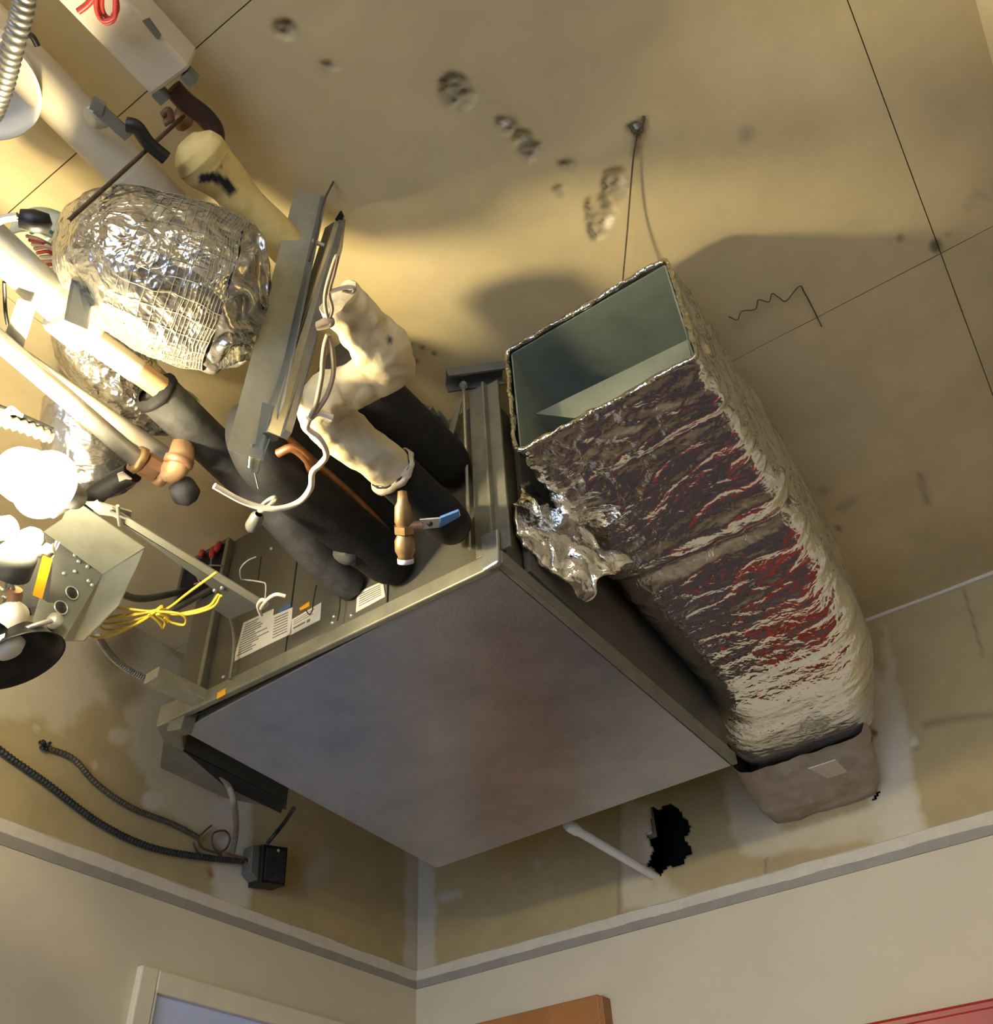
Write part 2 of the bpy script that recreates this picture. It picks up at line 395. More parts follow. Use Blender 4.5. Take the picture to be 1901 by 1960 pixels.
for a in ((-1.2, -.92, .95, 1.30), (-.52, -.30, 1.0, 1.12)):
    v.box(a[0], a[1], YB+.25, YB+.26, a[2], a[3])
    v.box(a[0]-.01, a[0], YB+.014, YB+.26, a[2], a[3]); v.box(a[1], a[1]+.01, YB+.014, YB+.26, a[2], a[3])
    v.box(a[0], a[1], YB+.014, YB+.26, a[2]-.01, a[2]); v.box(a[0], a[1], YB+.014, YB+.26, a[3], a[3]+.01)
v.build('wall_cavity', 'dark_void', wb)
def hx(poly): return poly
paint(dl, PAPER, [
    (strip_poly([(0, 1310), (110, 1330), (170, 1240), (250, 1255), (330, 1340)], 120), COMP, 14, 26),
    ([(-60, 1180), (60, 1200), (160, 1190), (300, 1290), (240, 1330), (160, 1345), (110, 1370), (40, 1365), (-60, 1385)], COMP, 12, 16),
    (strip_poly([(290, 1260), (290, 1440), (330, 1520), (430, 1570)], 85), COMP, 9, 14),
    (strip_poly([(445, 1530), (440, 1690)], 70), (.56, .52, .42), 6, 8), (strip_poly([(410, 1690), (480, 1710)], 90), (.56, .52, .42), 8, 10),
    (blob(293, 1533, 22, 19), (.58, .52, .40), 3, 3), (blob(228, 1410, 20, 16), (.54, .47, .34), 6, 4), (blob(182, 1465, 6, 9), (.54, .48, .36), 3, 3), (blob(70, 1394, 5, 5), (.58, .52, .40), 3, 2),
    (strip_poly([(806, 1560), (802, 1960)], 56), (.50, .45, .35), 5, 6),
    (blob(610, 1660, 40, 20, -.9), (.42, .37, .28), 14, 8),
    (strip_poly([(400, 1660), (405, 1680)], 9), (.32, .12, .07), 3, 3), (strip_poly([(440, 1640), (395, 1615)], 12), (.36, .26, .16), 8, 6),
    (blob(230, 1240, 45, 60, .5), (.22, .16, .09), 30, 12), (blob(240, 1320, 35, 30), (.30, .23, .13), 16, 8)])
paint(db, PAPER, [
    (strip_poly([(797, 1560), (803, 1960)], 66), (.50, .45, .35), 5, 6),
    (strip_poly([(1220, 1540), (1216, 1620), (1218, 1740)], 56), COMP, 6, 8), (strip_poly([(1245, 1745), (1290, 1700)], 60), COMP, 12, 12),
    ([(1385, 1480), (1440, 1450), (1500, 1590), (1690, 1540), (1690, 1200), (1740, 1400), (1765, 1590), (1690, 1640), (1660, 1605), (1560, 1628), (1430, 1640), (1400, 1600)], COMP, 8, 10),
    ([(1665, 1280), (1700, 1310), (1735, 1420), (1765, 1590), (1720, 1620), (1670, 1560)], (.57, .51, .38), 8, 10),
    (strip_poly([(1185, 1685), (1183, 1755)], 5), (.24, .17, .09), 2, 2), (strip_poly([(1182, 1470), (1188, 1760)], 4), (.34, .27, .16), 2, 1),
    (strip_poly([(1842, 1118), (1882, 1255)], 4), (.22, .17, .10), 2, 1),
    (strip_poly([(1770, 1388), (1830, 1374), (1901, 1370)], 13), (.27, .21, .11), 6, 3),  # scratched bulge with its shadow painted in
    (blob(1672, 1402, 8, 6, .5), (.12, .09, .06), 3, 3), (blob(1750, 1422, 7, 10), (.62, .54, .38), 3, 2), (blob(1754, 1432, 6, 4), (.3, .24, .14), 3, 2),
    (strip_poly([(1466, 1640), (1466, 1680)], 4), (.22, .16, .09), 2, 2), (blob(860, 1715, 25, 9, -.2), (.46, .41, .31), 6, 5), (blob(1028, 1655, 8, 8), (.44, .39, .29), 4, 4)])
# ceiling tape at the back wall, ragged pale bead and grey groove along both walls
struct(shake(MB().beam(W(-.42, YB-.004, ZC-.004), W(.8, YB-.004, ZC-.004), [(-.005, -.006), (.005, -.006), (.005, .006), (-.005, .006)], (0, 1, 0)), .001, 30).build('trim_2', 'plaster_bead'))
def bead(name, pts, n, prof, m, amp, off):
    d = dense(pts, .02); mb = MB(); t = (d[1]-d[0]).normalized(); k = len(prof)
    vs = []
    for i, p in enumerate(d):
        for q, (a, b) in enumerate(prof):
            j = noise.noise(p*9+Vector((q*3.1, off, 0)))*amp+noise.noise(p*45+Vector((q*1.7, off, 2)))*amp*.5
            vs.append(p+Vector(n)*a+Vector((0, 0, 1))*(b+(j if a > 0 else 0)))
    fs = [(i*k+q, i*k+(q+1) % k, (i+1)*k+(q+1) % k, (i+1)*k+q) for i in range(len(d)-1) for q in range(k)]
    mb.add(vs, fs); return mb.build(name, m)
up_prof = [(0, -.012), (.005, -.010), (.005, .018), (0, .022)]
gr_prof = [(0, -.034), (.004, -.034), (.004, -.010), (0, -.010)]
struct(bead('trim_3', [W(XL, YB-.0, ZT+.012), W(XL, -1.2, ZT+.012)], (1, 0, 0), up_prof, 'plaster_bead', .004, 0))
struct(bead('trim_4', [W(XL, YB, ZT+.012), W(XR, YB, ZT+.012)], (0, -1, 0), up_prof, 'plaster_bead', .004, 5))
struct(bead('trim_5', [W(XL, YB-.0, ZT+.012), W(XL, -1.2, ZT+.012)], (1, 0, 0), gr_prof, 'gap_grey', .0015, 9))
struct(bead('trim_6', [W(XL, YB, ZT+.012), W(XR, YB, ZT+.012)], (0, -1, 0), gr_prof, 'gap_grey', .0015, 13))
# right and front walls (behind the camera), with the window the daylight comes from
wr = struct(MB().box(XR, XR+.1, YF, YB, ZF, ZC).build('wall_right', 'wall_paint'))
wf = struct(MB().box(XL, -.9, YF-.1, YF, ZF, ZC).box(.9, XR, YF-.1, YF, ZF, ZC).box(-.9, .9, YF-.1, YF, ZF, -1.42).box(-.9, .9, YF-.1, YF, .95, ZC).build('wall_front', 'wall_paint'))
win = struct(MB().box(-.94, .94, YF, YF+.03, -1.46, -1.42).box(-.94, .94, YF, YF+.03, .95, 1.0).box(-.94, -.9, YF, YF+.03, -1.42, .95).box(.9, .94, YF, YF+.03, -1.42, .95).box(-.02, .02, YF-.06, YF+.01, -1.42, .95).build('window_1', 'frame_paint'))
MB().box(-.9, -.02, YF-.06, YF-.05, -1.42, .95).build('pane', 'window_glow', win)
MB().box(.02, .9, YF-.06, YF-.05, -1.42, .95).build('pane', 'window_glow', win)
# door in the left wall
dy0, dy1, dz = 1.436, 2.36, .719
d1 = struct(MB().box(XL, XL+.022, dy0, dy0+.05, ZF, dz).box(XL, XL+.022, dy1-.05, dy1, ZF, dz).box(XL, XL+.022, dy0+.05, dy1-.05, dz-.05, dz).build('door_1', 'frame_paint', bevel=.004))
MB().box(XL, XL+.008, dy0+.05, dy1-.05, ZF+.005, dz-.05).build('door_leaf', 'door_blue', d1)
MB().lathe(W(XL+.008, dy0+.12, -.5), (1, 0, 0), [(.0, .06), (.025, .058), (.03, .045), (.022, .03), (.012, .025), (.012, 0)]).build('door_knob', 'brass', d1)
MB().box(XL+.022, XL+.024, dy0+.05, dy0+.053, ZF, dz-.05).build('door_stop', 'frame_paint', d1)

# wooden panel and red cabinet against the back wall
wd = thing('wooden_board', 'upright orange-brown wooden board against the back wall, its top just showing', 'board', W(-1.5, YB-.03, ZF))
MB().box(-1.72, -1.30, YB-.045, YB-.001, ZF, .728).build('panel', 'wood', wd, bevel=.003)
MB().box(-1.30, -1.285, YB-.047, YB-.001, ZF, .722).build('edge_strip', 'wood', wd, bevel=.002)
rc = thing('red_cabinet', 'tall bright red cabinet by the back wall, its top at the lower right corner', 'cabinet', W(.1, YB-.2, ZF))
MB().box(-.57, .75, YB-.30, YB-.001, .30, .478).build('body', 'red_paint', rc, bevel=.006)
MB().box(-.57, .75, YB-.30, YB-.001, ZF, .298).build('base', 'dark_mauve', rc, bevel=.006)  # unseen lower body kept dark for its reflection in the foil
MB().box(-.55, .085, YB-.318, YB-.30, .315, .46).build('door', 'red_paint', rc, bevel=.004)
MB().box(.095, .73, YB-.318, YB-.30, .315, .46).build('door', 'red_paint', rc, bevel=.004)
MB().box(-1.26, -.575, YB-.28, YB-.001, ZF, .42).build('reflection_block', 'dark_mauve', rc, bevel=.004)  # unseen dark block added to be mirrored in the duct foil
MB().box(.05, .065, YB-.34, YB-.318, .34, .42).build('handle', 'steel', rc, bevel=.003)

# fluorescent fixtures added behind the camera as unseen fill light
def fixture(x, y, lab):
    t = thing('fill_fixture', lab, 'light fixture', W(x, y, .95), 'added fill lights behind the viewpoint')
    MB().box(x-.65, x+.65, y-.09, y+.09, .97, 1.03).build('housing', 'white_plastic', t, bevel=.005)
    for k in (-.045, .045):
        MB().tube([W(x-.6, y+k, .945), W(x+.6, y+k, .945)], .018, 12).build('fill_tube', 'fill_glow', t)
    for k in (-.5, .5): MB().tube([W(x+k, y, 1.03), W(x+k, y, ZC)], .003, 6).build('hanger_rod', 'steel', t)
fixture(1.2, -.9, 'added two-tube fill light hanging to the right behind the viewpoint')
fixture(-.3, -1.1, 'added two-tube fill light hanging to the left behind the viewpoint')

# ================================================================== AIR UNIT
X0, X1, Y0, Y1, ZB, ZU = -1.497, -.641, 1.03, 1.985, 1.0, 1.46
unit = thing('fan_coil_unit', 'large grey sheet-metal air unit hung in the corner under the ceiling', 'air unit', W((X0+X1)/2, (Y0+Y1)/2, ZB))
m_, t_, b_ = nt('panel_metal')
tc = t_.nodes.new('ShaderNodeTexCoord'); n1 = t_.nodes.new('ShaderNodeTexNoise'); n1.inputs['Scale'].default_value = 5; n1.inputs['Detail'].default_value = 8; n1.inputs['Roughness'].default_value = .7
t_.links.new(tc.outputs['Object'], n1.inputs['Vector'])
cr = t_.nodes.new('ShaderNodeValToRGB'); cr.color_ramp.elements[0].position = .35; cr.color_ramp.elements[1].position = .7
cr.color_ramp.elements[0].color = (.32, .34, .38, 1); cr.color_ramp.elements[1].color = (.47, .48, .51, 1)
t_.links.new(n1.outputs['Fac'], cr.inputs[0]); t_.links.new(cr.outputs[0], b_.inputs['Base Color'])
b_.inputs['Metallic'].default_value = .85
mr = t_.nodes.new('ShaderNodeMapRange'); mr.inputs[3].default_value = .30; mr.inputs[4].default_value = .42
t_.links.new(n1.outputs['Fac'], mr.inputs[0]); t_.links.new(mr.outputs[0], b_.inputs['Roughness'])
n2 = t_.nodes.new('ShaderNodeTexVoronoi'); n2.inputs['Scale'].default_value = 130; t_.links.new(tc.outputs['Object'], n2.inputs['Vector'])
bp = t_.nodes.new('ShaderNodeBump'); bp.inputs['Strength'].default_value = .07; bp.inputs['Distance'].default_value = .003
t_.links.new(n2.outputs['Distance'], bp.inputs['Height']); t_.links.new(bp.outputs['Normal'], b_.inputs['Normal'])
pb = MB().prism([P(346, 1398, ZB), P(948, 1083, ZB), P(1400, 1466, ZB), P(836, 1662, ZB)], (0, 0, .012)).build('bottom_panel', 'panel_metal', unit, bevel=.002)
pb['label'] = 'broad dull galvanised bottom panel'
# cabinet body behind the front panels
MB().box(X0+.004, X1-.006, Y0+.03, Y1, ZB+.013, ZU).build('cabinet', 'unit_paint', unit)
def prect(x0, x1, z0, z1, y0=Y0+.012, y1=Y0+.0295, n='front_panel', m='unit_paint', bev=.002):
    return MB().box(x0, x1, y0, y1, z0, z1).build(n, m, unit, bevel=bev)
xs = [X0+.055, -1.385, -1.10, -.975, -.85, X1-.03]
hx0, hx1, hz0, hz1 = -1.545, -1.405, 1.335, 1.455
prect(-1.386, -1.165, ZB+.035, ZU); prect(-1.161, -.905, ZB+.035, ZU); prect(-.901, X1-.05, ZB+.035, ZU); prect(X0+.012, -1.398, ZB+.035, 1.325)
prect(-1.400, -1.388, ZB+.035, ZU, Y0-.004, Y0+.03, 'post', 'rail_metal')
# rails along the bottom edges
MB().box(X0+.03, X1, Y0-.004, Y0+.011, ZB-.001, ZB+.034).build('front_rail', 'rail_metal', unit, bevel=.003)
MB().prism([P(948, 1083, ZB), P(1402, 1466, ZB), P(1402, 1466, ZB)+Vector((.015, 0, 0)), P(948, 1083, ZB)+Vector((.015, 0, 0))], (0, 0, .03)).build('side_rail', 'rail_metal', unit, bevel=.003)
MB().box(X1-.0, X1+.012, Y0+.08, Y1, ZB+.031, ZU).build('side_panel', 'unit_paint', unit)
# left corner: bracket, side track with a dark slot
MB().prism([P(298, 1392, ZB), P(345, 1372, ZB), P(352, 1440, ZB), P(312, 1420, ZB)], (0, 0, .05)).build('corner_bracket', 'rail_metal', unit, bevel=.003)
MB().prism([P(312, 1418, ZB+.004), P(356, 1442, ZB+.004), P(548, 1552, ZB+.004), P(430, 1528, ZB+.004), P(306, 1470, ZB+.004)], (0, 0, .06)).build('filter_track', 'galv_dark', unit, bevel=.002)
MB().prism([P(352, 1438, ZB+.002), P(545, 1535, ZB+.002), P(538, 1557, ZB+.002), P(430, 1505, ZB+.002)], (0, 0, .004)).build('track_slot', 'dark_void', unit)
MB().beam(P(290, 1292, 1.02), P(400, 1345, 1.02), [(-.022, -.012), (.022, -.012), (.022, .012), (-.022, .012)], (1, 0, 0)).build('support_stub', 'galv', unit, bevel=.002)
MB().prism([PY(338, 1322, Y0), PY(372, 1310, Y0), PY(345, 1395, Y0), PY(318, 1400, Y0)], (0, .03, 0)).build('corner_gusset', 'galv_dark', unit, bevel=.002)
shake(MB().box(X1-.03, X1+.004, Y0-.012, Y0+.0, ZB-.008, ZB+.075), .006, 40).build('corner_tape', 'galv_bright', unit, bevel=.004)
# wiring compartment in the upper left of the front
rcx = MB(); rcx.box(hx0, hx1, Y0+.0, Y0+.01, hz1, hz1+.012).box(hx0, hx1, Y0, Y0+.01, hz0-.012, hz0).box(hx0-.01, hx0, Y0, Y0+.01, hz0-.012, hz1+.012).box(hx1, hx1+.01, Y0, Y0+.01, hz0-.012, hz1+.012)
rcx.build('wiring_box_frame', 'unit_paint', unit, bevel=.001)
cmpt = MB().box(hx0, hx1, Y0+.006, Y0+.014, hz0, hz1).build('wiring_compartment', 'dark_void', unit)
for (a, b) in (((405, 1068), (409, 1046)), ((413, 1056), (422, 1036)), ((384, 1066), (389, 1052))):
    p, q = PY(*a, Y0-.008), PY(*b, Y0-.008)
    MB().tube([p, p.lerp(q, .3), p.lerp(q, .8), q], [.005, .008, .007, .002], 10).build('wire_nut', 'wire_red', cmpt)
for pts in (((403, 1085), (405, 1068)), ((400, 1082), (425, 1083)), ((372, 1098), (390, 1106), (405, 1102)), ((366, 1080), (385, 1120)), ((372, 1118), (400, 1110), (410, 1095))):
    MB().tube(smooth_path([PY(*q, Y0-.01) for q in pts], 4), .0022, 6).build('lead_wire', 'wire_pink' if pts[0][0] < 373 else 'wire_grey', cmpt)
# paper notices on the front: print kept as small marks
def notice(pts, lines, m='paper'):
    c = [PY(*p, Y0+.0105) for p in pts]
    o = MB().prism(c, (0, .0012, 0)).build('notice', m, unit)
    a, b, c2, d = c[0], c[1], c[2], c[3]
    for (u0, u1, v, h) in lines:
        q = lambda u, vv: (a.lerp(b, u)).lerp(d.lerp(c2, u), vv)+Vector((0, -.0006, 0))
        MB().prism([q(u0, v), q(u1, v), q(u1, v+h), q(u0, v+h)], (0, .0005, 0)).build('print_line', 'ink', o)
    return o
rl = [(.08+.02*random.random(), .45+.5*random.random(), .08+.066*k, .026) for k in range(13)]
notice([(466, 1192), (524, 1165), (517, 1232), (446, 1267)], rl).__setitem__('label', 'large white paper notice with small print')
notice([(523, 1178), (560, 1162), (557, 1213), (517, 1232)], [(.1, .8, .12+.1*k, .03) for k in range(8)]).__setitem__('label', 'narrow white paper notice')
notice([(558, 1186), (615, 1153), (613, 1186), (555, 1216)], [(.08, .8, .15, .03), (.08, .7, .27, .03), (.08, .75, .4, .03), (.1, .5, .62, .1), (.55, .66, .62, .16)]).__setitem__('label', 'white label strip beside the notices')
notice([(684, 1134), (733, 1112), (737, 1142), (681, 1172)], [(.1, .9, .15+.12*k, .035) for k in range(6)]).__setitem__('label', 'small white label under the pipes')
notice([(573, 1164), (592, 1151), (592, 1160), (575, 1169)], [], 'orange_tag').__setitem__('label', 'small orange sticker')
notice([(534, 1166), (556, 1154), (557, 1161), (534, 1174)], [], 'blue_tag').__setitem__('label', 'small blue sticker')
st = MB().prism([PY(416, 1326, Y0-.0045), PY(432, 1317, Y0-.0045), PY(431, 1329, Y0-.0045), PY(415, 1338, Y0-.0045)], (0, .001, 0)).build('sticker', 'orange_tag', unit); st['label'] = 'small orange sticker on the rail'
for q in ((673, 1178), (637, 1192), (444, 1286), (428, 1296), (520, 1050), (640, 1180)):
    MB().lathe(PY(*q, Y0+.012), (0, -1, 0), [(.0, .004), (.004, .003), (.005, 0)], 10).build('screw', 'galv_bright', unit)

# vertical channel at the near corner of the unit with its threaded rod
hc = thing('hanger_channel', 'vertical galvanised channel from the unit corner up to the ceiling beside the foil duct', 'hanger', W(-.66, 1.03, 1.03))
MB().prism([W(-.690, 1.028, 1.036), W(-.652, 1.028, 1.036), W(-.652, 1.034, 1.036), W(-.690, 1.034, 1.036)], (0, 0, .455)).build('channel_web', 'rail_metal', hc, bevel=.001)
MB().box(-.650, -.622, 1.034, 1.040, 1.036, 1.49).build('channel_flange', 'rail_metal', hc, bevel=.001)
MB().box(-.654, -.648, 1.020, 1.040, 1.036, 1.49).build('channel_lip', 'rail_metal', hc, bevel=.001)
MB().tube([W(-.692, 1.012, 1.05), W(-.692, 1.012, 1.52)], .0035, 8).build('threaded_rod', 'galv_bright', hc)
MB().beam(W(-.715, .985, 1.505), W(-.620, 1.06, 1.535), [(-.024, -.012), (.024, -.012), (.024, .012), (.018, .012), (.018, -.007), (-.018, -.007), (-.018, .012), (-.024, .012)], (1, -1, 0)).build('top_bracket', 'galv_dark', hc, bevel=.001)
MB().lathe(W(-.692, 1.012, 1.495), (0, 0, 1), [(0, 0), (.009, 0), (.009, .008), (0, .008)], 6, False).build('nut', 'galv', hc)
MB().beam(W(-.74, 1.02, 1.36), W(-.70, 1.01, 1.46), [(-.008, -.002), (.008, -.002), (.008, .002), (-.008, .002)], (1, 0, 0)).build('brace', 'rail_metal', hc, bevel=.001)
mbk = MB()
for a, b, r in (((818, 782), (860, 838), 9), ((842, 790), (878, 848), 5), ((806, 775), (850, 812), 6)):
    p, q = P(*a, 1.40), P(*b, 1.40); mbk.tube(dense([p, q], .02), rp(p, r), 8)
tag(shake(mbk, .006, 60).build('pipe_clamp', 'galv_dark'), 'dark twisted metal clamp on the ceiling behind the rightmost black pipe', 'clamp')

# ================================================================== FOIL DUCT
duct = thing('foil_wrapped_duct', 'rectangular air duct wrapped in shiny foil, cut open at its near end', 'duct', W(-.45, 1.7, 1.1))
SEC = [  # y, xl, xr, zb, zt, corner radius
    (.985, -.565, -.207, 1.192, 1.485, .015), (1.06, -.568, -.203, 1.182, 1.488, .03), (1.20, -.598, -.199, 1.178, 1.492, .05), (1.40, -.618, -.198, 1.165, 1.495, .07),
    (1.60, -.622, -.199, 1.135, 1.495, .09), (1.80, -.622, -.208, 1.105, 1.49, .11), (2.0, -.64, -.235, 1.095, 1.475, .12), (2.15, -.70, -.275, 1.105, 1.455, .11), (2.27, -.705, -.318, 1.125, 1.44, .08), (2.30, -.70, -.325, 1.135, 1.43, .07)]
def rrect(xl, xr, zb, zt, r, n):
    pts = []
    segs = [(xr-xl-2*r), math.pi/2*r, (zt-zb-2*r), math.pi/2*r]*2; tot = sum(segs)
    cx = [(xl+r, zb), None]
    for k in range(n):
        s = tot*k/n; i = 0
        while s > segs[i]: s -= segs[i]; i += 1
        a = s/r if i % 2 else 0
        if i == 0: p = (xl+r+s, zb)
        elif i == 1: p = (xr-r+r*math.sin(a), zb+r-r*math.cos(a))
        elif i == 2: p = (xr, zb+r+s)
        elif i == 3: p = (xr-r+r*math.cos(a), zt-r+r*math.sin(a))
        elif i == 4: p = (xr-r-s, zt)
        elif i == 5: p = (xl+r-r*math.sin(a), zt-r+r*math.cos(a))
        elif i == 6: p = (xl, zt-r-s)
        else: p = (xl+r-r*math.cos(a), zb+r-r*math.sin(a))
        pts.append(p)
    return pts
NS, NP = 230, 190
ys = np.linspace(SEC[0][0], SEC[-1][0], NS); S = np.array(SEC)
vs = []; beige_mix = []
for y in ys:
    prm = [np.interp(y, S[:, 0], S[:, k]) for k in range(1, 6)]
    ring = rrect(*prm, NP)
    cx, cz = (prm[0]+prm[1])/2, (prm[2]+prm[3])/2
    for (x, z) in ring:
        n = Vector((x-cx, 0, z-cz)); n.x /= (prm[1]-prm[0]); n.z /= (prm[3]-prm[2]); n.normalize()
        far = min(1, max(0, (y-1.45)/.5))
        e = min(1, (y-ys[0])/.03)
        f1 = noise.noise(Vector((x*2.2+y*1.3, y*13, z*2.5)))            # folds across the duct
        f2 = noise.noise(Vector((x*5+3, y*30+x*8, z*5)))
        f3 = 1-abs(noise.noise(Vector((x*9+y*4, y*22, z*9+4))))*2
        d = (f1*.0055+f2*.0022*(1-.4*far)+max(0, f3-.6)*.010*(1-.6*far))*e
        d += .010*math.exp(-((y-1.36)/.025)**2)-.014*math.exp(-((y-1.42)/.016)**2)-.006*math.exp(-((y-1.12)/.012)**2)
        near = max(0, min(1, (1.17-y)/.12))+max(0, min(1, (-.42-x)/.15))*max(0, 1-abs(y-1.22)/.25)*.8+.18*(1-far)
        q_ = Vector((x*26, y*40, z*26)); cr_ = noise.noise(q_)*.006+(1-2*abs(noise.noise(q_*1.9)))*.003
        d += min(1, near)*cr_*e
        vs.append((x+n.x*d, y+noise.noise(Vector((x*9, y*9, z*9)))*.004, z+CZ+n.z*d))
        du = max(0, min(1, (y-2.08)/.2))*.6  # far end: reflection of the beige wall painted as matte beige
        beige_mix.append(min(1, max(0, du+noise.noise(Vector((x*6, y*6, z*6)))*.35*du)))
fs = [(i*NP+k, (i+1)*NP+k, (i+1)*NP+(k+1) % NP, i*NP+(k+1) % NP) for i in range(NS-1) for k in range(NP)]
mb = MB(); mb.add(vs, [f[::-1] for f in fs], True)
wrap = mb.build('foil_wrap', 'foil', duct); wrap['label'] = 'crinkled shiny foil insulation wrap'
at = wrap.data.attributes.new('beige_mix', 'FLOAT', 'POINT'); at.data.foreach_set('value', beige_mix)
# torn foil rim around the opening
rim = MB(); R0 = rrect(-.566, -.206, 1.191, 1.486, .015, 150)
path = [W(x, .985+.004*noise.noise(Vector((x*40, 0, z*40))), z) for x, z in R0]; path.append(path[0])
rim.tube(path, [.0045+.003*abs(noise.noise(p*50)) for p in path], 8, False); shake(rim, .003, 60).build('torn_rim', 'foil_crinkle', duct)
# sheet metal inside
ix0, ix1, iz0, iz1, iy0, iy1 = -.556, -.216, 1.202, 1.476, .99, 1.62
inn = MB().box(ix0, ix1, iy0, iy1, iz1, iz1+.003).box(ix0, ix1, iy0, iy1, iz0-.003, iz0).box(ix0-.003, ix0, iy0, iy1, iz0, iz1).box(ix1, ix1+.003, iy0, iy1, iz0, iz1).box(ix0, ix1, iy1, iy1+.003, iz0, iz1)
inn.build('metal_duct', 'duct_metal', duct)
MB().prism([PY(*q, 1.06) for q in ((1025, 792), (1316, 650), (1330, 712), (1180, 800), (1100, 800))], (0, .002, 0)).build('splitter_vane', 'duct_metal', duct)
MB().tube(dense([PY(1200, 608, 1.35), PY(1318, 590, 1.35)], .02), .0012, 6).build('seam_wire', 'wire_black', duct)
# foil branch joining the unit side
br = MB(); bs = []
for k in range(26):
    y = 1.07+k*.014
    bs.append(y)
vb = []
for k in range(30):
    u = k/29
    for j in range(30):
        t = j/29
        a = PY(1000, 925, 1.12).lerp(PY(1210, 1090, 1.30), t); b = PY(998, 1048, 1.10).lerp(PY(1125, 1150, 1.25), t)
        p = a.lerp(b, u)+Vector((.0, -.025*math.sin(u*3.14), 0))
        vb.append(p+noise.noise_vector(p*26)*.014+noise.noise_vector(p*60)*.006)
br.add(vb, [(k*30+j, k*30+j+1, (k+1)*30+j+1, (k+1)*30+j) for k in range(29) for j in range(29)], True)
bo = br.build('branch_wrap', 'foil', duct); sd = bo.modifiers.new('thick', 'SOLIDIFY'); sd.thickness = .006
# end of the duct at the wall: taped boot
bt = MB(); V = []
BS = [(2.24, -.715, -.345, 1.10, 1.42, .05), (2.33, -.725, -.365, 1.075, 1.415, .045), (2.42, -.722, -.385, 1.055, 1.41, .03), (2.487, -.715, -.415, 1.05, 1.40, .025)]
Bn = np.array(BS); yy = np.linspace(2.24, 2.487, 40)
for y in yy:
    prm = [np.interp(y, Bn[:, 0], Bn[:, k]) for k in range(1, 6)]
    for (x, z) in rrect(*prm, 90): p = W(x, y, z); V.append(p+noise.noise_vector(p*20)*.006+noise.noise_vector(p*60)*.002)
bt.add(V, [(i*90+(k+1) % 90, (i+1)*90+(k+1) % 90, (i+1)*90+k, i*90+k) for i in range(39) for k in range(90)], True)
bo2 = bt.build('wall_boot', 'boot_tape', duct); bo2['label'] = 'dusty beige taped duct end at the wall'
MB().prism([P(1548, 1472, 1.046), P(1600, 1455, 1.046), P(1622, 1478, 1.046), P(1585, 1490, 1.046)], (0, 0, .003)).build('tape_patch', 'plaster_bead', duct)
gp = MB(); V = []
for y in (2.295, 2.345):
    for (x, z) in rrect(-.695, -.36, 1.10, 1.40, .05, 60): V.append(W(x, y, z))
gp.add(V, [((k+1) % 60, 60+(k+1) % 60, 60+k, k) for k in range(60)], True); gp.build('dark_gap', 'black_metal', duct)

# ================================================================== PIPES
def yp(px_, Y): return PY(*px_, Y)
# cream jacketed pipe with two elbows, ending in black foam at the unit
zc = 1.05
cp = thing('insulated_pipe', 'cream canvas-wrapped pipe with a zigzag elbow beside the hanging strips', 'pipe', P(640, 560, zc))
pq = [(646, 570), (660, 586), (692, 624), (728, 668), (738, 692), (722, 712), (660, 745), (624, 766), (622, 790), (660, 830), (756, 905)]
pa = [P(*q, zc) for q in pq]
pd = smooth_path(pa, 14)
rr = [rp(pa[3], x) for x in lerp_list([40, 43, 48, 54, 54, 50, 47, 52, 54, 51, 49], len(pd))]
jm = MB().tube(pd, rr, 48); shake(jm, .006, 22); shake(jm, .003, 60)
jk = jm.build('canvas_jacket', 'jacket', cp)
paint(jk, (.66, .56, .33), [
    ([(640, 560), (690, 570), (790, 690), (770, 720), (700, 660), (650, 600)], (.45, .34, .17, .8), 16, 12), (blob(746, 652, 5, 8), (.06, .05, .04), 2, 2),  # upper run: brownish stains and its shaded right half, painted in
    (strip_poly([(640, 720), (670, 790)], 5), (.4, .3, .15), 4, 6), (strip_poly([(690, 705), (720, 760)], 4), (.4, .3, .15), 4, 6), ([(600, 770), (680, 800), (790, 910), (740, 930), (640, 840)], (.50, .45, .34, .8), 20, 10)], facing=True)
yl = thing('yellow_insulated_pipe', 'yellow insulated pipe with a bulbous end and a torn black patch', 'pipe', P(440, 350, 1.40))
zy_ = 1.42
py_ = [P(358, 268, zy_), P(370, 282, zy_), P(386, 298, zy_), P(402, 318, zy_), P(440, 355, zy_), P(500, 420, zy_), P(552, 476, zy_)]
pdd = smooth_path(py_, 14)
jy = shake(MB().tube(pdd, [rp(py_[3], x) for x in lerp_list([20, 46, 55, 52, 39, 37, 40], len(pdd))], 48), .005, 20).build('canvas_jacket', 'jacket', yl)
paint(jy, (.68, .53, .21), [(strip_poly([(380, 342), (412, 338), (432, 350), (450, 372)], 20), (.012, .014, .016), 2, 4), (blob(425, 318, 3, 3), (.1, .08, .05), 2, 1), (blob(350, 330, 8, 14), (.3, .24, .1), 8, 4)], facing=True)
fs_ = [P(748, 898, zc), P(800, 948, zc), P(838, 980, zc), P(852, 995, zc+.004), P(858, 1000, zc+.02), P(862, 1003, zc+.06)]
MB().tube(smooth_path(fs_, 8), rp(fs_[0], 46), 24).build('foam_sleeve', 'black_foam', cp)
shake(MB().lathe(P(752, 902, zc), (0, 1, 0), [(rp(fs_[0], 44), -.006), (rp(fs_[0], 50), -.004), (rp(fs_[0], 51), .004), (rp(fs_[0], 44), .008)], 40), .006, 60).build('frayed_end', 'fiber', cp)
stk = MB().prism([P(859, 988, 1.005), P(879, 977, 1.005), P(881, 987, 1.005), P(860, 998, 1.005)], (0, 0, .001)).build('size_sticker', 'paper', cp)
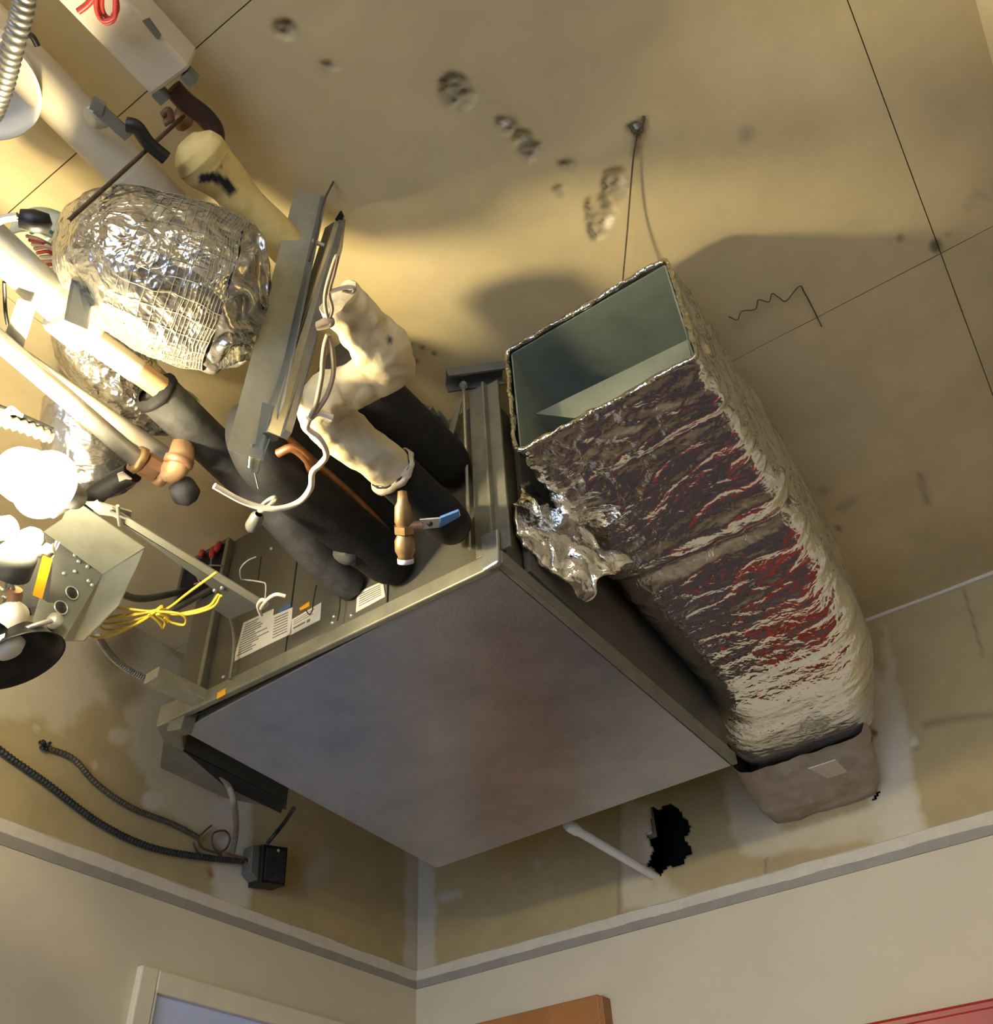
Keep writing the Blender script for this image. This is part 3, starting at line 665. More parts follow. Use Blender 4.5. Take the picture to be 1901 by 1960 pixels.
for q in ((864, 987), (870, 984), (875, 981)): MB().prism([P(q[0]-2, q[1]-1, 1.0045), P(q[0]+2, q[1]-3, 1.0045), P(q[0]+2, q[1]+1, 1.0045), P(q[0]-2, q[1]+3, 1.0045)], (0, 0, .0004)).build('print_line', 'ink', stk)
def foam_pipe(lab, end, y0, rad, r_end=.85, mat_='black_foam', extra=0):
    e = PY(*end, 1.03); o = MB(); L_ = dense([Vector((e.x, y0, e.z)), Vector((e.x, .99, e.z)), Vector((e.x, 1.012, e.z)), Vector((e.x, 1.03, e.z))], .03)
    rs = [rad if p.y < .985 else rad*(1-.28*((p.y-.985)/.045)**2) for p in L_]
    return tag(o.tube(L_, rs, 32).build('pipe', mat_), lab, 'pipe', 'black foam covered pipes entering the unit')
foam_pipe('rightmost black foam-covered pipe, passing behind the cream elbow into the unit', (872, 905), .69, .051)
fe_ = PY(755, 1020, 1.03)
tag(MB().tube(smooth_path([Vector((fe_.x, .71, fe_.z+.10)), Vector((fe_.x, .71, fe_.z+.06)), Vector((fe_.x, .72, fe_.z+.02)), Vector((fe_.x, .77, fe_.z)), Vector((fe_.x, .9, fe_.z)), Vector((fe_.x, 1.03, fe_.z))], 8), .046, 28).build('pipe', 'black_foam'), 'black foam-covered pipe behind the brass valve, under the cream jacket end', 'pipe', 'black foam covered pipes entering the unit')
ee_ = PY(762, 1088, 1.03)
tag(MB().tube(smooth_path([Vector((ee_.x, .65, ee_.z+.07)), Vector((ee_.x, .65, ee_.z+.05)), Vector((ee_.x, .66, ee_.z+.025)), Vector((ee_.x, .70, ee_.z)), Vector((ee_.x, .82, ee_.z)), Vector((ee_.x, .99, ee_.z)), Vector((ee_.x, 1.03, ee_.z))], 8), lerp_list([.047]*6+[.036], 49), 28).build('pipe', 'black_foam'), 'long black foam-covered pipe ending over the unit rail beside the copper tube', 'pipe', 'black foam covered pipes entering the unit')
# pipe with silver section, coupling, white-lit run and foam sleeve
dx, dzz = -1.0, 1.205
sp = thing('service_pipe', 'pale metal pipe with a coupling running into a long grey-black foam sleeve', 'pipe', W(dx, .3, dzz))
pA, pB, pC, pD = P(-120, 367, dzz), P(118, 587, dzz), P(150, 630, dzz), P(312, 745, dzz)
MB().tube([pA, pB], rp(pB, 38), 28).build('wide_pipe', 'silver_pipe', sp)
MB().tube([P(112, 596, dzz), P(116, 600, dzz), P(168, 642, dzz), P(172, 646, dzz)], [.03, .034, .034, .03], 28).build('coupling', 'white_plastic', sp)
MB().tube([pC, P(262, 710, dzz)], rp(pC, 25), 28).build('narrow_pipe', 'beige_pipe', sp)
MB().tube([P(258, 707, dzz), pD], rp(pC, 24), 28).build('bare_end', 'copper_tan', sp)
q0 = P(300, 752, dzz); q1 = PY(652, 1108, 1.0)
pth = dense([q0, P(480, 925, dzz), q1, q1+Vector((0, .03, .004))], .02)
MB().tube(pth, [rp(q0, 43) if k < len(pth)-3 else rp(q0, 43)*.85 for k in range(len(pth))], 32).build('foam_sleeve', 'grey_foam', sp)
shake(MB().lathe(q0, q0-pth[4], [(rp(q0, 30), -.006), (rp(q0, 46), -.004), (rp(q0, 46), .004), (rp(q0, 32), .01)], 32), .004, 70).build('torn_sleeve_end', 'black_foam', sp)
shake(MB().lathe(P(665, 1055, 1.075), (.2, -.6, -.8), [(0, .02), (.018, .016), (.026, 0), (.03, -.02)], 20), .004, 50).build('foam_plug', 'grey_foam', sp)
# copper tube and hoop
tag(MB().tube(smooth_path([P(545, 838, 1.16), P(600, 885, 1.16), P(690, 965, 1.16), P(765, 1045, 1.16)], 8), rp(P(690, 965, 1.16), 9), 14).build('copper_tube', 'copper'), 'slim brown copper tube between the two black foam pipes', 'pipe')
tag(MB().tube(smooth_path([P(532, 868, 1.09), P(560, 858, 1.09), P(588, 880, 1.09), P(596, 905, 1.10)], 8), rp(P(560, 860, 1.09), 9), 12).build('copper_bend', 'copper'), 'short bright copper bend beneath the hanging metal strips', 'pipe')
# brass valve
bv = thing('ball_valve', 'brass ball valve with a flat steel lever in front of the black pipes', 'valve', P(772, 1050, 1.10))
va, vb_ = P(770, 938, .99), P(776, 1062, .93); ax = (vb_-va)
MB().lathe(va, ax, [(0, 0), (.007, .002), (.009, .018), (.013, .026), (.0145, .05), (.012, .056)], 20).build('valve_nose', 'brass', bv)
MB().lathe(va+ax.normalized()*.056, ax, [(.010, 0), (.017, 0), (.017, .012), (.010, .012)], 6, False).build('hex_nut', 'brass', bv)
MB().lathe(va+ax.normalized()*.070, ax, [(.011, 0), (.016, .010), (.016, .026), (.012, .034), (.012, .042), (0, .042)], 20).build('valve_body', 'brass', bv)
MB().lathe(va+ax.normalized()*.108, ax, [(0, .010), (.013, .008), (.013, 0)], 20).build('valve_seat', 'pvc', bv)
MB().tube([P(782, 1008, .955), P(808, 1006, .957)], .008, 12).build('stem', 'bronze', bv)
lv = MB().prism([P(803, 995, .955), P(842, 992, .955), P(842, 1010, .955), P(803, 1014, .955)], (0, 0, .003)).build('lever', 'galv_bright', bv, bevel=.0008)
MB().lathe(P(823, 1002, .9555), (0, 0, -1), [(0, .004), (.004, .003), (.005, 0)], 8).build('lever_bolt', 'black_metal', bv)
MB().prism([P(842, 992, .954), P(878, 978, .954), P(880, 990, .954), P(842, 1011, .954)], (0, 0, .005)).build('lever_grip', 'blue_tag', bv, bevel=.001)
# grey fitting on the foam sleeve
gf = thing('pipe_fitting', 'small grey metal fitting with a ring, on the foam sleeve below the hanging strips', 'fitting', P(495, 990, 1.03))
MB().lathe(P(480, 1012, 1.03), P(508, 960, 1.03)-P(480, 1012, 1.03), [(0, 0), (.009, 0), (.012, .008), (.011, .034), (.006, .04)], 12).build('fitting_body', 'galv_dark', gf)
MB().tube([P(512, 965, 1.01)+Vector((.016*math.cos(a), .004*math.sin(a), .014*math.sin(a))) for a in [k*math.pi/10 for k in range(21)]], .004, 8).build('ring', 'galv_bright', gf)
# steel pipe with bronze union and elbow
zs = 1.12
sp2 = thing('steel_pipe', 'grey steel pipe at left ending in a bronze union and elbow', 'pipe', P(200, 830, zs))
MB().tube([P(-120, 550, zs), P(268, 884, zs)], rp(P(200, 830, zs), 18), 24).build('pipe_run', 'steel', sp2)
u0, u1 = P(258, 876, zs), P(318, 912, zs); ua = u1-u0
MB().lathe(u0, ua, [(.016, 0), (.023, 0), (.024, .012), (.019, .014)], 24).build('union_collar', 'brass', sp2)
MB().lathe(u0+ua*.25, ua, [(.018, 0), (.0215, .002), (.0215, .026), (.018, .028)], 8, False).build('union_hex', 'bronze', sp2)
MB().lathe(u0+ua*.75, ua, [(.015, 0), (.021, 0), (.021, .016), (.012, .018)], 24).build('union_tail', 'bronze', sp2)
MB().tube(smooth_path([u0+ua*.8, P(330, 900, zs), P(345, 880, zs+.01), P(352, 850, zs+.06), P(375, 805, zs+.13)], 8), lerp_list([.017, .021, .022, .019, .018], 33), 20).build('elbow', 'copper_tan', sp2)
MB().lathe(P(342, 884, zs-.004), (.5, -.2, 1), [(.017, -.006), (.024, -.004), (.024, .006), (.017, .008)], 24).build('elbow_band', 'bronze', sp2)
shake(MB().lathe(P(345, 950, 1.10), (-.3, -.4, -1), [(0, .010), (.014, .008), (.022, .0), (.024, -.015), (.02, -.03)], 24), .004, 40).build('grey_cap', 'grey_foam', sp2)
tag(MB().tube(dense([P(-100, 588, 1.21), P(135, 748, 1.21), P(322, 874, 1.21)], .05), rp(P(200, 770, 1.21), 16), 22).build('beige_pipe', 'beige_pipe'), 'plain beige pipe just above the grey steel pipe', 'pipe')
# wide beige pipe with straps
zb2 = 1.43
bp2 = thing('wide_beige_pipe', 'wide beige pipe under the ceiling at the upper left, held by straps', 'pipe', P(150, 190, zb2))
e0, e1 = P(-150, -20, zb2), P(345, 395, zb2)
r_ = rp(P(150, 190, zb2), 48)
c0, c1 = P(40, 118, zb2), P(255, 335, zb2); dirv = (c1-c0).normalized()
MB().tube([c0-dirv*.4, c1+dirv*.0], r_, 36).build('pipe_run', 'beige_pipe', bp2)
MB().tube([c1-dirv*.012, c1+dirv*.09], r_*1.04, 36).build('sleeve', 'beige_pipe', bp2)
shake(MB().beam(P(185, 205, 1.37), P(248, 262, 1.37), [(-.010, -.002), (.010, -.002), (.010, .002), (-.010, .002)], (1, 0, 0)), .002, 30).build('strap', 'galv_dark', bp2)
MB().beam(P(175, 196, 1.372), P(200, 208, 1.372), [(-.008, -.006), (.008, -.006), (.008, .006), (-.008, .006)], (1, 0, 0)).build('strap_end', 'galv_dark', bp2)
MB().tube(smooth_path([P(243, 238, 1.368), P(262, 244, 1.368), P(285, 275, 1.368), P(318, 303, 1.368)], 6), [.011]*19, 10).build('strap_bolt', 'black_metal', bp2)
MB().tube(smooth_path([P(38, 48, 1.41), P(52, 65, 1.41), P(62, 70, 1.41), P(72, 88, 1.41)], 6), .0045, 8).build('clip', 'black_metal', bp2)
shake(MB().lathe(P(185, 225, 1.39), (0, 0, -1), [(0, .006), (.014, .005), (.02, 0)], 16), .004, 60).build('mastic_spot', 'galv', bp2)
# square beige channel
zq = 1.43
sq = thing('square_channel', 'square beige metal channel under the ceiling at the top left, red wire lying on it', 'channel', P(250, 90, zq))
f0, f1, g0 = P(290, 186, zq), P(364, 132, zq), P(105, 0, zq)
dq = Vector((0, 1, 0))
MB().prism([f0, f1, f1-dq*.55, f0-dq*.55], (0, 0, .075)).build('channel_body', 'beige_pipe', sq, bevel=.006)
MB().prism([P(272, 40, zq-.002), P(285, 35, zq-.002), P(308, 68, zq-.002), P(300, 75, zq-.002)], (0, 0, .004)).build('clip', 'galv_dark', sq)
for q in ((300, 172), (355, 138)): MB().beam(P(*q, zq+.01), P(*q, zq+.01)+Vector((0, .018, 0)), [(-.008, -.012), (.008, -.012), (.008, .012), (-.008, .012)], (1, 0, 0)).build('end_tab', 'galv_dark', sq)
tag(MB().tube(smooth_path([P(330, 168, 1.46), P(355, 195, 1.46), P(390, 222, 1.46), P(410, 250, 1.455), P(408, 285, 1.44), P(395, 305, 1.40)], 8), rp(P(360, 200, 1.46), 19), 18).build('brown_pipe', 'brown_pipe'), 'dark brown pipe leaving the end of the square beige channel', 'pipe')
rw = MB()
for k, (dx_, s) in enumerate(((0, 1), (7, .8), (-4, .9))):
    pts = [(190+dx_, -20), (188+dx_, 15*s), (195+dx_, 38*s), (206+dx_, 44*s), (218, 36*s), (222+dx_*.4, 15), (220, -20)]
    rw.tube(smooth_path([P(*q, 1.40-.006*k) for q in pts], 8), .0034, 8)
rw.tube(smooth_path([P(185, -12, 1.40), P(168, 8, 1.40), P(150, 22, 1.40)], 6), .0045, 8)
tag(rw.build('red_wire_coil', 'wire_red'), 'loop of red wire hanging from the square channel at the top edge', 'wire')
tag(MB().tube(dense([P(352, 222, 1.53), P(130, 424, 1.12)], .1), .0032, 8).build('brace_rod', 'rust_wire'), 'thin rusty rod slanting from the ceiling anchor to the round wire box', 'rod')
an = MB().lathe(P(350, 228, 1.54), (0, 0, -1), [(0, .02), (.012, .018), (.016, 0), (.016, -.02)], 12); an.tube(smooth_path([P(310, 220, 1.50), P(322, 212, 1.50), P(326, 228, 1.50), P(316, 234, 1.50)], 5), .006, 8)
tag(shake(an, .004, 50).build('ceiling_anchor', 'bronze'), 'rusty anchor in the ceiling above the yellowish pipe end', 'anchor')

# ------------------------------------------------------------------ foil covered flexible ducts
def foil_tube(name, pts, radii, m, k=14, seg=90, amp=.010, parent=None, fold=None, caps=True):
    d = smooth_path(pts, k); rs = lerp_list(radii, len(d)); mb = MB().tube(d, rs, seg, caps)
    out = []
    for i, v in enumerate(mb.v):
        q = Vector(v); a = noise.noise_vector(q*14)*amp+noise.noise_vector(q*38)*amp*.5+noise.noise_vector(q*85)*amp*.25
        out.append(q+a)
    mb.v = out
    o = mb.build(name, m, parent); at = o.data.attributes.new('beige_mix', 'FLOAT', 'POINT'); at.data.foreach_set('value', [.12]*len(o.data.vertices)); return o
zf = 1.22
ft = thing('flexible_foil_duct', 'fat crinkled foil flexible duct behind the hanging metal strips', 'duct', P(340, 540, 1.0))
A = [P(428, 566, zf), P(400, 556, zf), P(360, 541, zf), P(312, 522, zf), P(262, 500, zf+.01), P(235, 480, zf+.05), P(235, 465, zf+.10), P(235, 455, zf+.16)]
ra = [rp(A[0], x) for x in (146, 150, 152, 150, 138, 118, 105, 100)]
fd = foil_tube('foil_skin', A, ra, 'foil_crinkle', 20, 110, .007, ft)
# scrim threads show as a raised net
net = MB(); d = smooth_path(A[:5], 20); rs = lerp_list(ra[:5], len(d))
tb = MB().tube(d, [r+.001 for r in rs], 60, False)
tv = [Vector(v) for v in tb.v]; tv = [q+noise.noise_vector(q*14)*.007+noise.noise_vector(q*38)*.0035 for q in tv]
n_r = len(d)
for k in range(0, 60, 2): net.tube([tv[i*60+k] for i in range(0, n_r, 2)], .00045, 4, False)
for i in range(0, n_r, 4): net.tube([tv[i*60+k % 60] for k in range(61)], .00045, 4, False)
net.build('scrim_threads', 'galv', ft)
# gathered skirt at the strip end
G = MB(); gv = []
ax0 = (A[0]-A[2]).normalized(); s1 = ax0.orthogonal().normalized(); s2 = ax0.cross(s1)
for i in range(24):
    u = i/23
    c = A[0].lerp(A[0]+ax0*.062, u)+(Vector((0, 0, -.012))+(P(452, 640, zf)-P(470, 582, zf))*.32)*u*u
    for k in range(140):
        a = 2*math.pi*k/140
        r = ra[0]*(1.0-.15*u-.42*u*u)*(1+(.02+.22*u)*math.sin(a*14+3*noise.noise(Vector((math.cos(a)*2, math.sin(a)*2, u*2)))*2))
        gv.append(c+(s1*math.cos(a)+s2*math.sin(a))*r)
G.add(gv, [(i*140+k, i*140+(k+1) % 140, (i+1)*140+(k+1) % 140, (i+1)*140+k) for i in range(23) for k in range(140)], True); shake(G, .006, 30)
go = G.build('gathered_end', 'foil_smooth', ft); at = go.data.attributes.new('beige_mix', 'FLOAT', 'POINT'); at.data.foreach_set('value', [.1]*len(go.data.vertices))
MB().lathe(A[0]+ax0*.045, ax0, [(0, .0), (ra[0]*.40, 0), (ra[0]*.44, .006), (ra[0]*.4, .014), (0, .014)], 40).build('black_collar', 'black_foam', ft)
B = [P(372, 800, 1.30), P(300, 775, 1.30), P(235, 728, 1.31), P(190, 672, 1.33), P(185, 610, 1.38), P(190, 560, 1.44)]
fb = foil_tube('foil_pipe_bend', B, [rp(B[0], x) for x in (38, 58, 70, 74, 70, 60)], 'foil_crinkle', 16, 80, .008)
tag(fb, 'foil-covered pipe bend behind the glowing pale pipe', 'pipe')
C_ = [P(150, 760, 1.36), P(155, 800, 1.33), P(165, 850, 1.30), P(178, 905, 1.27), P(195, 945, 1.25)]
tag(foil_tube('foil_pipe_stub', C_, [rp(C_[0], x) for x in (62, 70, 76, 76, 68)], 'foil_smooth', 14, 70, .004), 'dull foil-covered pipe stub below the grey steel pipe', 'pipe')
tag(shake(MB().tube(smooth_path([P(150, 975, 1.12), P(200, 935, 1.12), P(255, 905, 1.12)], 6), .018, 14), .003, 30).build('dark_hose', 'wire_black'), 'dark hose lying beneath the dull foil pipe stub', 'hose')
tag(shake(MB().prism([P(224, 908, 1.098), P(234, 905, 1.098), P(252, 918, 1.098), P(240, 917, 1.098), P(228, 922, 1.098)], (0, 0, .003)), .001, 30).build('paper_scrap', 'cord_white'), 'scrap of pale paper near the bronze union', 'scrap')

# ------------------------------------------------------------------ hanging galvanised strips
h1 = thing('hanging_strip', 'wide flat galvanised strip hanging from the ceiling, left of two', 'strip', P(470, 865, .93))
a0, b0 = P(590, 368, 1.54), P(467, 866, .93)
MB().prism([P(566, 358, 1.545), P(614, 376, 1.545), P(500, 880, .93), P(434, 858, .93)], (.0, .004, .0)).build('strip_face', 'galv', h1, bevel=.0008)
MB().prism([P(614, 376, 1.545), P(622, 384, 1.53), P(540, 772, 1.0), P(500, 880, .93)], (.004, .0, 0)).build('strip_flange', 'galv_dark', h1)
for q in ((488, 747), (470, 814)): 
    t = (q[1]-367)/500.0; MB().lathe(P(*q, 1.545-.615*t-.0)+Vector((0, -.004, 0)), (0, -1, 0), [(0, .001), (.005, .001), (.005, 0)], 14).build('punched_spot', 'paper', h1)
for q in ((562, 482), (564, 546), (508, 680), (522, 690)):
    t = (q[1]-367)/500.0; MB().lathe(P(*q, 1.545-.615*t)+Vector((0, -.004, 0)), (0, -1, 0), [(0, .003), (.004, .002), (.005, 0)], 10).build('screw', 'steel', h1)
h2 = thing('hanging_channel', 'narrow galvanised channel hanging beside the wide strip, right of two', 'channel', P(525, 830, .95))
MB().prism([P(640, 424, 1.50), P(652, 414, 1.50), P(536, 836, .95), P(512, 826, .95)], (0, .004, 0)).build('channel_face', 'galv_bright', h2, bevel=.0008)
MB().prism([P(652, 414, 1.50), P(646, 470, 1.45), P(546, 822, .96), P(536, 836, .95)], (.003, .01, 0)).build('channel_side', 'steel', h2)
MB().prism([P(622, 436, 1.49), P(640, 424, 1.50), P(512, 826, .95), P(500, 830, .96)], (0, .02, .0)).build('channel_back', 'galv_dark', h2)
MB().prism([P(641, 420, 1.49), P(652, 403, 1.49), P(657, 414, 1.49), P(648, 428, 1.49)], (0, .003, .003)).build('channel_tip', 'black_metal', h2)
MB().tube([P(597, 461, 1.40), P(620, 470, 1.40)], .004, 8).build('cross_pin', 'galv_bright', h2)
tag(MB().tube(smooth_path([P(638, 348, ZC-.002), P(618, 390, 1.48), P(608, 440, 1.40), P(592, 500, 1.33)], 6), .002, 6).build('hanger_wire', 'rust_wire'), 'thin dark wire running down from the ceiling along the wide hanging strip', 'wire')
lo = thing('hooked_strap', 'thin bent metal strap dangling below the wide hanging strip', 'strap', P(492, 930, .92))
MB().prism([P(502, 770, .98), P(522, 775, .98), P(492, 905, .93), P(480, 905, .93)], (.0, .003, 0)).build('strap_plate', 'galv', lo)
MB().tube([P(483, 850, .95), P(479, 895, .93)], .003, 8).build('pin', 'galv_bright', lo); MB().tube([P(488, 905, .93), P(495, 935, .925)], .0012, 6).build('wire_tail', 'wire_grey', lo)
# cord tied around the canvas pipe, with a dangling tail
cd = thing('tied_cord', 'thick white cord tied around the canvas pipe with a long loose tail', 'cord', P(600, 810, 1.08))
MB().tube(smooth_path([P(592, 800, 1.0), P(588, 820, 1.0), P(612, 840, 1.0), P(625, 870, 1.0), P(612, 890, 1.0), P(598, 905, .995), P(594, 935, .99), P(570, 962, .99), P(525, 974, .98), P(470, 962, .98), P(410, 930, .98)], 8), rp(P(525, 970, .98), 6), 10).build('cord_tail', 'cord_white', cd)
MB().tube(smooth_path([P(594, 800, .995), P(610, 790, .995), P(636, 800, .995)], 5), .005, 8).build('knot_end', 'cord_white', cd)
for pts in (((628, 640), (622, 660), (618, 690), (616, 720), (606, 770), (594, 798)), ((630, 645), (636, 668), (638, 715), (624, 760), (596, 800))):
    MB().tube(smooth_path([P(*q, 1.0-.002*i) for i, q in enumerate(pts)], 6), .0035, 8).build('cord_strand', 'cord_tan', cd)
cl = thing('string_loops', 'thin tan string loops hooked on the narrow hanging channel', 'string', P(625, 610, 1.1))
for pts, r in ((((608, 622), (630, 612), (632, 620), (606, 626)), .005), (((628, 612), (622, 580), (625, 550), (640, 500), (646, 490), (640, 520), (630, 560), (636, 590), (630, 612)), .0025), (((632, 558), (655, 552), (668, 550), (678, 552), (672, 560), (655, 556)), .0028)):
    MB().tube(smooth_path([P(*q, 1.0) for q in pts], 6), r, 8).build('string_loop', 'cord_tan', cl)

# ------------------------------------------------------------------ lamp and electrical cluster at the left
wk = thing('work_light', 'bare glowing globe lamp at the left edge beside the sheet-metal box', 'lamp', P(50, 925, .95))
lc = P(52, 912, .95)
la = Vector((.35, -.75, -.45)).normalized()
MB().lathe(lc-la*.05, la, [(.0, .016), (.022, .02), (.036, .036), (.040, .055), (.036, .075), (.022, .090), (0, .096)], 32).build('globe_bulb', 'globe_glow', wk)
MB().lathe(lc-la*.05, la, [(.0, -.010), (.024, -.008), (.040, .000), (.050, .010), (.052, .009), (.042, -.004), (.025, -.012), (0, -.014)], 40).build('reflector', 'dish_white', wk)
MB().lathe(lc-la*.05, la, [(0, -.075), (.018, -.074), (.022, -.05), (.022, -.015)], 20).build('lamp_socket', 'galv_dark', wk)
MB().tube(smooth_path([lc-la*.12, P(100, 985, .97), P(128, 970, 1.0)], 6), .006, 8).build('lamp_arm', 'galv', wk)
sb = thing('small_bulb', 'small glowing oval bulb in a grey socket below the large globe lamp', 'bulb', P(60, 1030, .90))
MB().lathe(P(42, 1040, .90), P(85, 1015, .90)-P(42, 1040, .90), [(0, 0), (.012, .002), (.0165, .014), (.015, .026), (.008, .036), (0, .038)], 24).build('bulb', 'bulb_glow', sb)
MB().lathe(P(46, 1042, .90), P(15, 1095, .88)-P(46, 1042, .90), [(0, -.002), (.02, 0), (.028, .02), (.032, .05), (.02, .055)], 24).build('socket', 'galv_dark', sb)
MB().lathe(P(-12, 1020, .90), (.2, .4, .6), [(0, 0), (.014, .004), (.018, .016), (.014, .03), (0, .036)], 24).build('bulb', 'bulb_glow', sb)
# sheet-metal box, open toward the viewer
eb = thing('electrical_box', 'open sheet-metal electrical box with round knockouts beside the lamp', 'electrical box', P(170, 1080, 1.0))
zpl = 1.06
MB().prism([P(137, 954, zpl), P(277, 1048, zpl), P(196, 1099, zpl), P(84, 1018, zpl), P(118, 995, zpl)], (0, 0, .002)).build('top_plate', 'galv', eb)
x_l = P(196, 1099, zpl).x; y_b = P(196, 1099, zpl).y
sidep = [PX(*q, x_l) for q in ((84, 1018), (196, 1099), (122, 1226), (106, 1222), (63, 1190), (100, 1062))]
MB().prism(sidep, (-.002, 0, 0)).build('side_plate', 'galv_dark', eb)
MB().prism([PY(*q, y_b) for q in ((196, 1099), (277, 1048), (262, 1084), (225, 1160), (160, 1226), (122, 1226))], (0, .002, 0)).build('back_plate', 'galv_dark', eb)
for q, r in (((138, 1135), 13), ((117, 1163), 13)):
    MB().tube([PX(*q, x_l+.002)+Vector((0, rp(P(*q, 1), r)*math.cos(a), rp(P(*q, 1), r)*math.sin(a))) for a in [k*math.pi/12 for k in range(25)]], .0015, 6, False).build('knockout_ring', 'galv_bright', eb)
    MB().lathe(PX(*q, x_l+.001), (1, 0, 0), [(0, .001), (rp(P(*q, 1), r-2), .001), (rp(P(*q, 1), r-1), 0)], 20).build('knockout', 'black_metal', eb)
for q in ((150, 1075), (167, 1085), (143, 1094), (169, 1112), (176, 1120), (122, 1098), (143, 1063)): MB().lathe(PX(*q, x_l+.001), (1, 0, 0), [(0, .003), (.003, .003), (.004, 0)], 8).build('screw', 'galv_bright', eb)
MB().lathe(PX(103, 1190, x_l+.012), (1, -.3, 0), [(0, .012), (.012, .01), (.013, 0), (.009, -.01)], 16).build('cable_clamp', 'galv_bright', eb)
MB().prism([P(160, 962, 1.03), P(188, 962, 1.03), P(252, 980, 1.03), P(250, 992, 1.03), P(190, 985, 1.03)], (0, 0, .003)).build('torn_flap', 'galv', eb)
MB().prism([P(168, 968, .995), P(186, 958, .995), P(194, 966, .995), P(184, 980, .995)], (0, 0, .002)).build('white_tape', 'pvc', eb)
# long galvanised edge of the open access panel
op = thing('access_panel', 'open access panel of the unit, a long pale metal edge slanting to the notices', 'panel', P(450, 1150, 1.0))
pa_, pb_ = P(214, 972, 1.02), P(502, 1150, 1.02)
MB().prism([pa_, pb_, P(497, 1162, 1.02), P(208, 984, 1.02)], (0, 0, .004)).build('panel_edge', 'galv', op, bevel=.001)
MB().prism([P(236, 1003, 1.021), P(497, 1161, 1.021), P(472, 1172, 1.021), P(440, 1186, 1.021), P(400, 1160, 1.021), P(415, 1133, 1.021)], (0, 0, .003)).build('panel_face', 'galv_dark', op)
MB().tube([P(225, 968, 1.015), P(229, 1005, 1.015)], .003, 8).build('tie_clip', 'galv_bright', op); MB().tube([P(209, 978, 1.015), P(240, 992, 1.015)], .0025, 8).build('tie_wire', 'galv_bright', op)
for q in ((425, 1125), (411, 1130)): MB().lathe(P(*q, 1.02), (0, 0, -1), [(0, .004), (.003, .003), (.004, 0)], 8).build('screw', 'galv_bright', op)
kn = thing('white_cord_knot', 'knotted white cord at the tip of the open access panel', 'cord', P(505, 1155, 1.0))
MB().tube(smooth_path([P(500, 1178, 1.0), P(494, 1160, 1.0), P(502, 1148, .995), P(512, 1155, .995), P(500, 1165, .995), P(512, 1148, .99), P(528, 1138, .99), P(546, 1141, .99)], 6), .0035, 8).build('knot', 'cord_white', kn)
MB().tube(smooth_path([P(508, 1145, 1.0), P(509, 1120, 1.02), P(500, 1114, 1.03), P(472, 1110, 1.04), P(462, 1108, 1.04), P(460, 1090, 1.05), P(472, 1075, 1.06), P(490, 1066, 1.07)], 6), .0016, 6).build('thin_wire', 'wire_grey', kn)
# yellow wire bundle
yw = MB(); zy = .97
for k, pts in enumerate((
    [(415, 1095), (360, 1135), (320, 1165), (290, 1170), (240, 1165), (205, 1163), (198, 1172), (215, 1182), (260, 1174), (300, 1168)],
    [(418, 1138), (400, 1160), (360, 1172), (330, 1176), (300, 1170), (250, 1178), (205, 1184), (195, 1190), (210, 1194), (260, 1186), (310, 1166)],
    [(165, 1200), (166, 1212), (185, 1220), (215, 1216), (250, 1200), (285, 1178), (310, 1160)],
    [(310, 1162), (270, 1190), (235, 1203), (205, 1206), (191, 1198), (200, 1186), (240, 1176)],
    [(423, 1140), (410, 1160), (380, 1172), (350, 1177)],
    [(285, 1176), (305, 1192), (312, 1202), (316, 1190), (300, 1176), (320, 1180), (322, 1190)],
    [(300, 1170), (340, 1174), (356, 1184), (352, 1196), (330, 1192), (315, 1182)])):
    yw.tube(smooth_path([P(*q, zy-.002*k) for q in pts], 6), .0024, 8)
tag(yw.build('yellow_wire_bundle', 'wire_yellow'), 'tied bundle of loose yellow wire in front of the unit', 'wire')
# grey control wires down the front
for lab, pts, Y, r, m in (('grey cable hanging down the unit front beside the large notice', [(424, 1130), (440, 1180), (448, 1220), (446, 1262), (440, 1300)], Y0-.012, .0035, 'wire_grey'),
                          ('thin black wire on the unit front above the orange sticker', [(606, 1120), (600, 1150), (598, 1168), (592, 1176), (586, 1168)], Y0-.004, .0012, 'wire_black'),
                          ('thin black wire on the unit front left of the small label', [(652, 1135), (650, 1165), (646, 1188)], Y0-.004, .0012, 'wire_black'),
                          ('short black wire on the unit front above the white cord knot', [(500, 1066), (496, 1095), (494, 1112)], Y0-.004, .0012, 'wire_black')):
    tag(MB().tube(smooth_path([PY(*q, Y) for q in pts], 6), r, 8).build('control_wire', m), lab, 'wire')
# orange strip tag
ot = thing('orange_tag', 'bright orange-yellow strip tag dangling below the lamp', 'tag', P(85, 1100, .93))
MB().prism([P(82, 1063, .93), P(99, 1069, .93), P(79, 1146, .91), P(62, 1139, .91)], (.0, .0015, 0)).build('tag_strip', 'orange_tag', ot)
MB().tube([P(108, 1036, .95), P(98, 1068, .935)], .0015, 6).build('tag_wire', 'cord_white', ot); MB().tube([P(114, 1038, .95), P(100, 1068, .935)], .0012, 6).build('tag_wire', 'cord_white', ot)
tag(MB().prism([P(60, 1072, .96), P(80, 1065, .96), P(70, 1160, .95), P(40, 1168, .95), P(36, 1150, .95)], (0, .02, 0)).build('grey_bracket', 'galv_dark'), 'grey metal bracket hanging behind the orange tag', 'bracket')
tag(conduit(MB(), [P(44, 1065, .93), P(70, 1056, .935), P(104, 1050, .94)], .009, .007, 12, .25).build('cable_connector', 'galv_bright'), 'short ribbed metal connector under the small bulb', 'conduit')
lw = thing('lead_wires', 'tangle of loose lead wires hanging at the left edge below the bulbs', 'wire', P(15, 1120, .90))
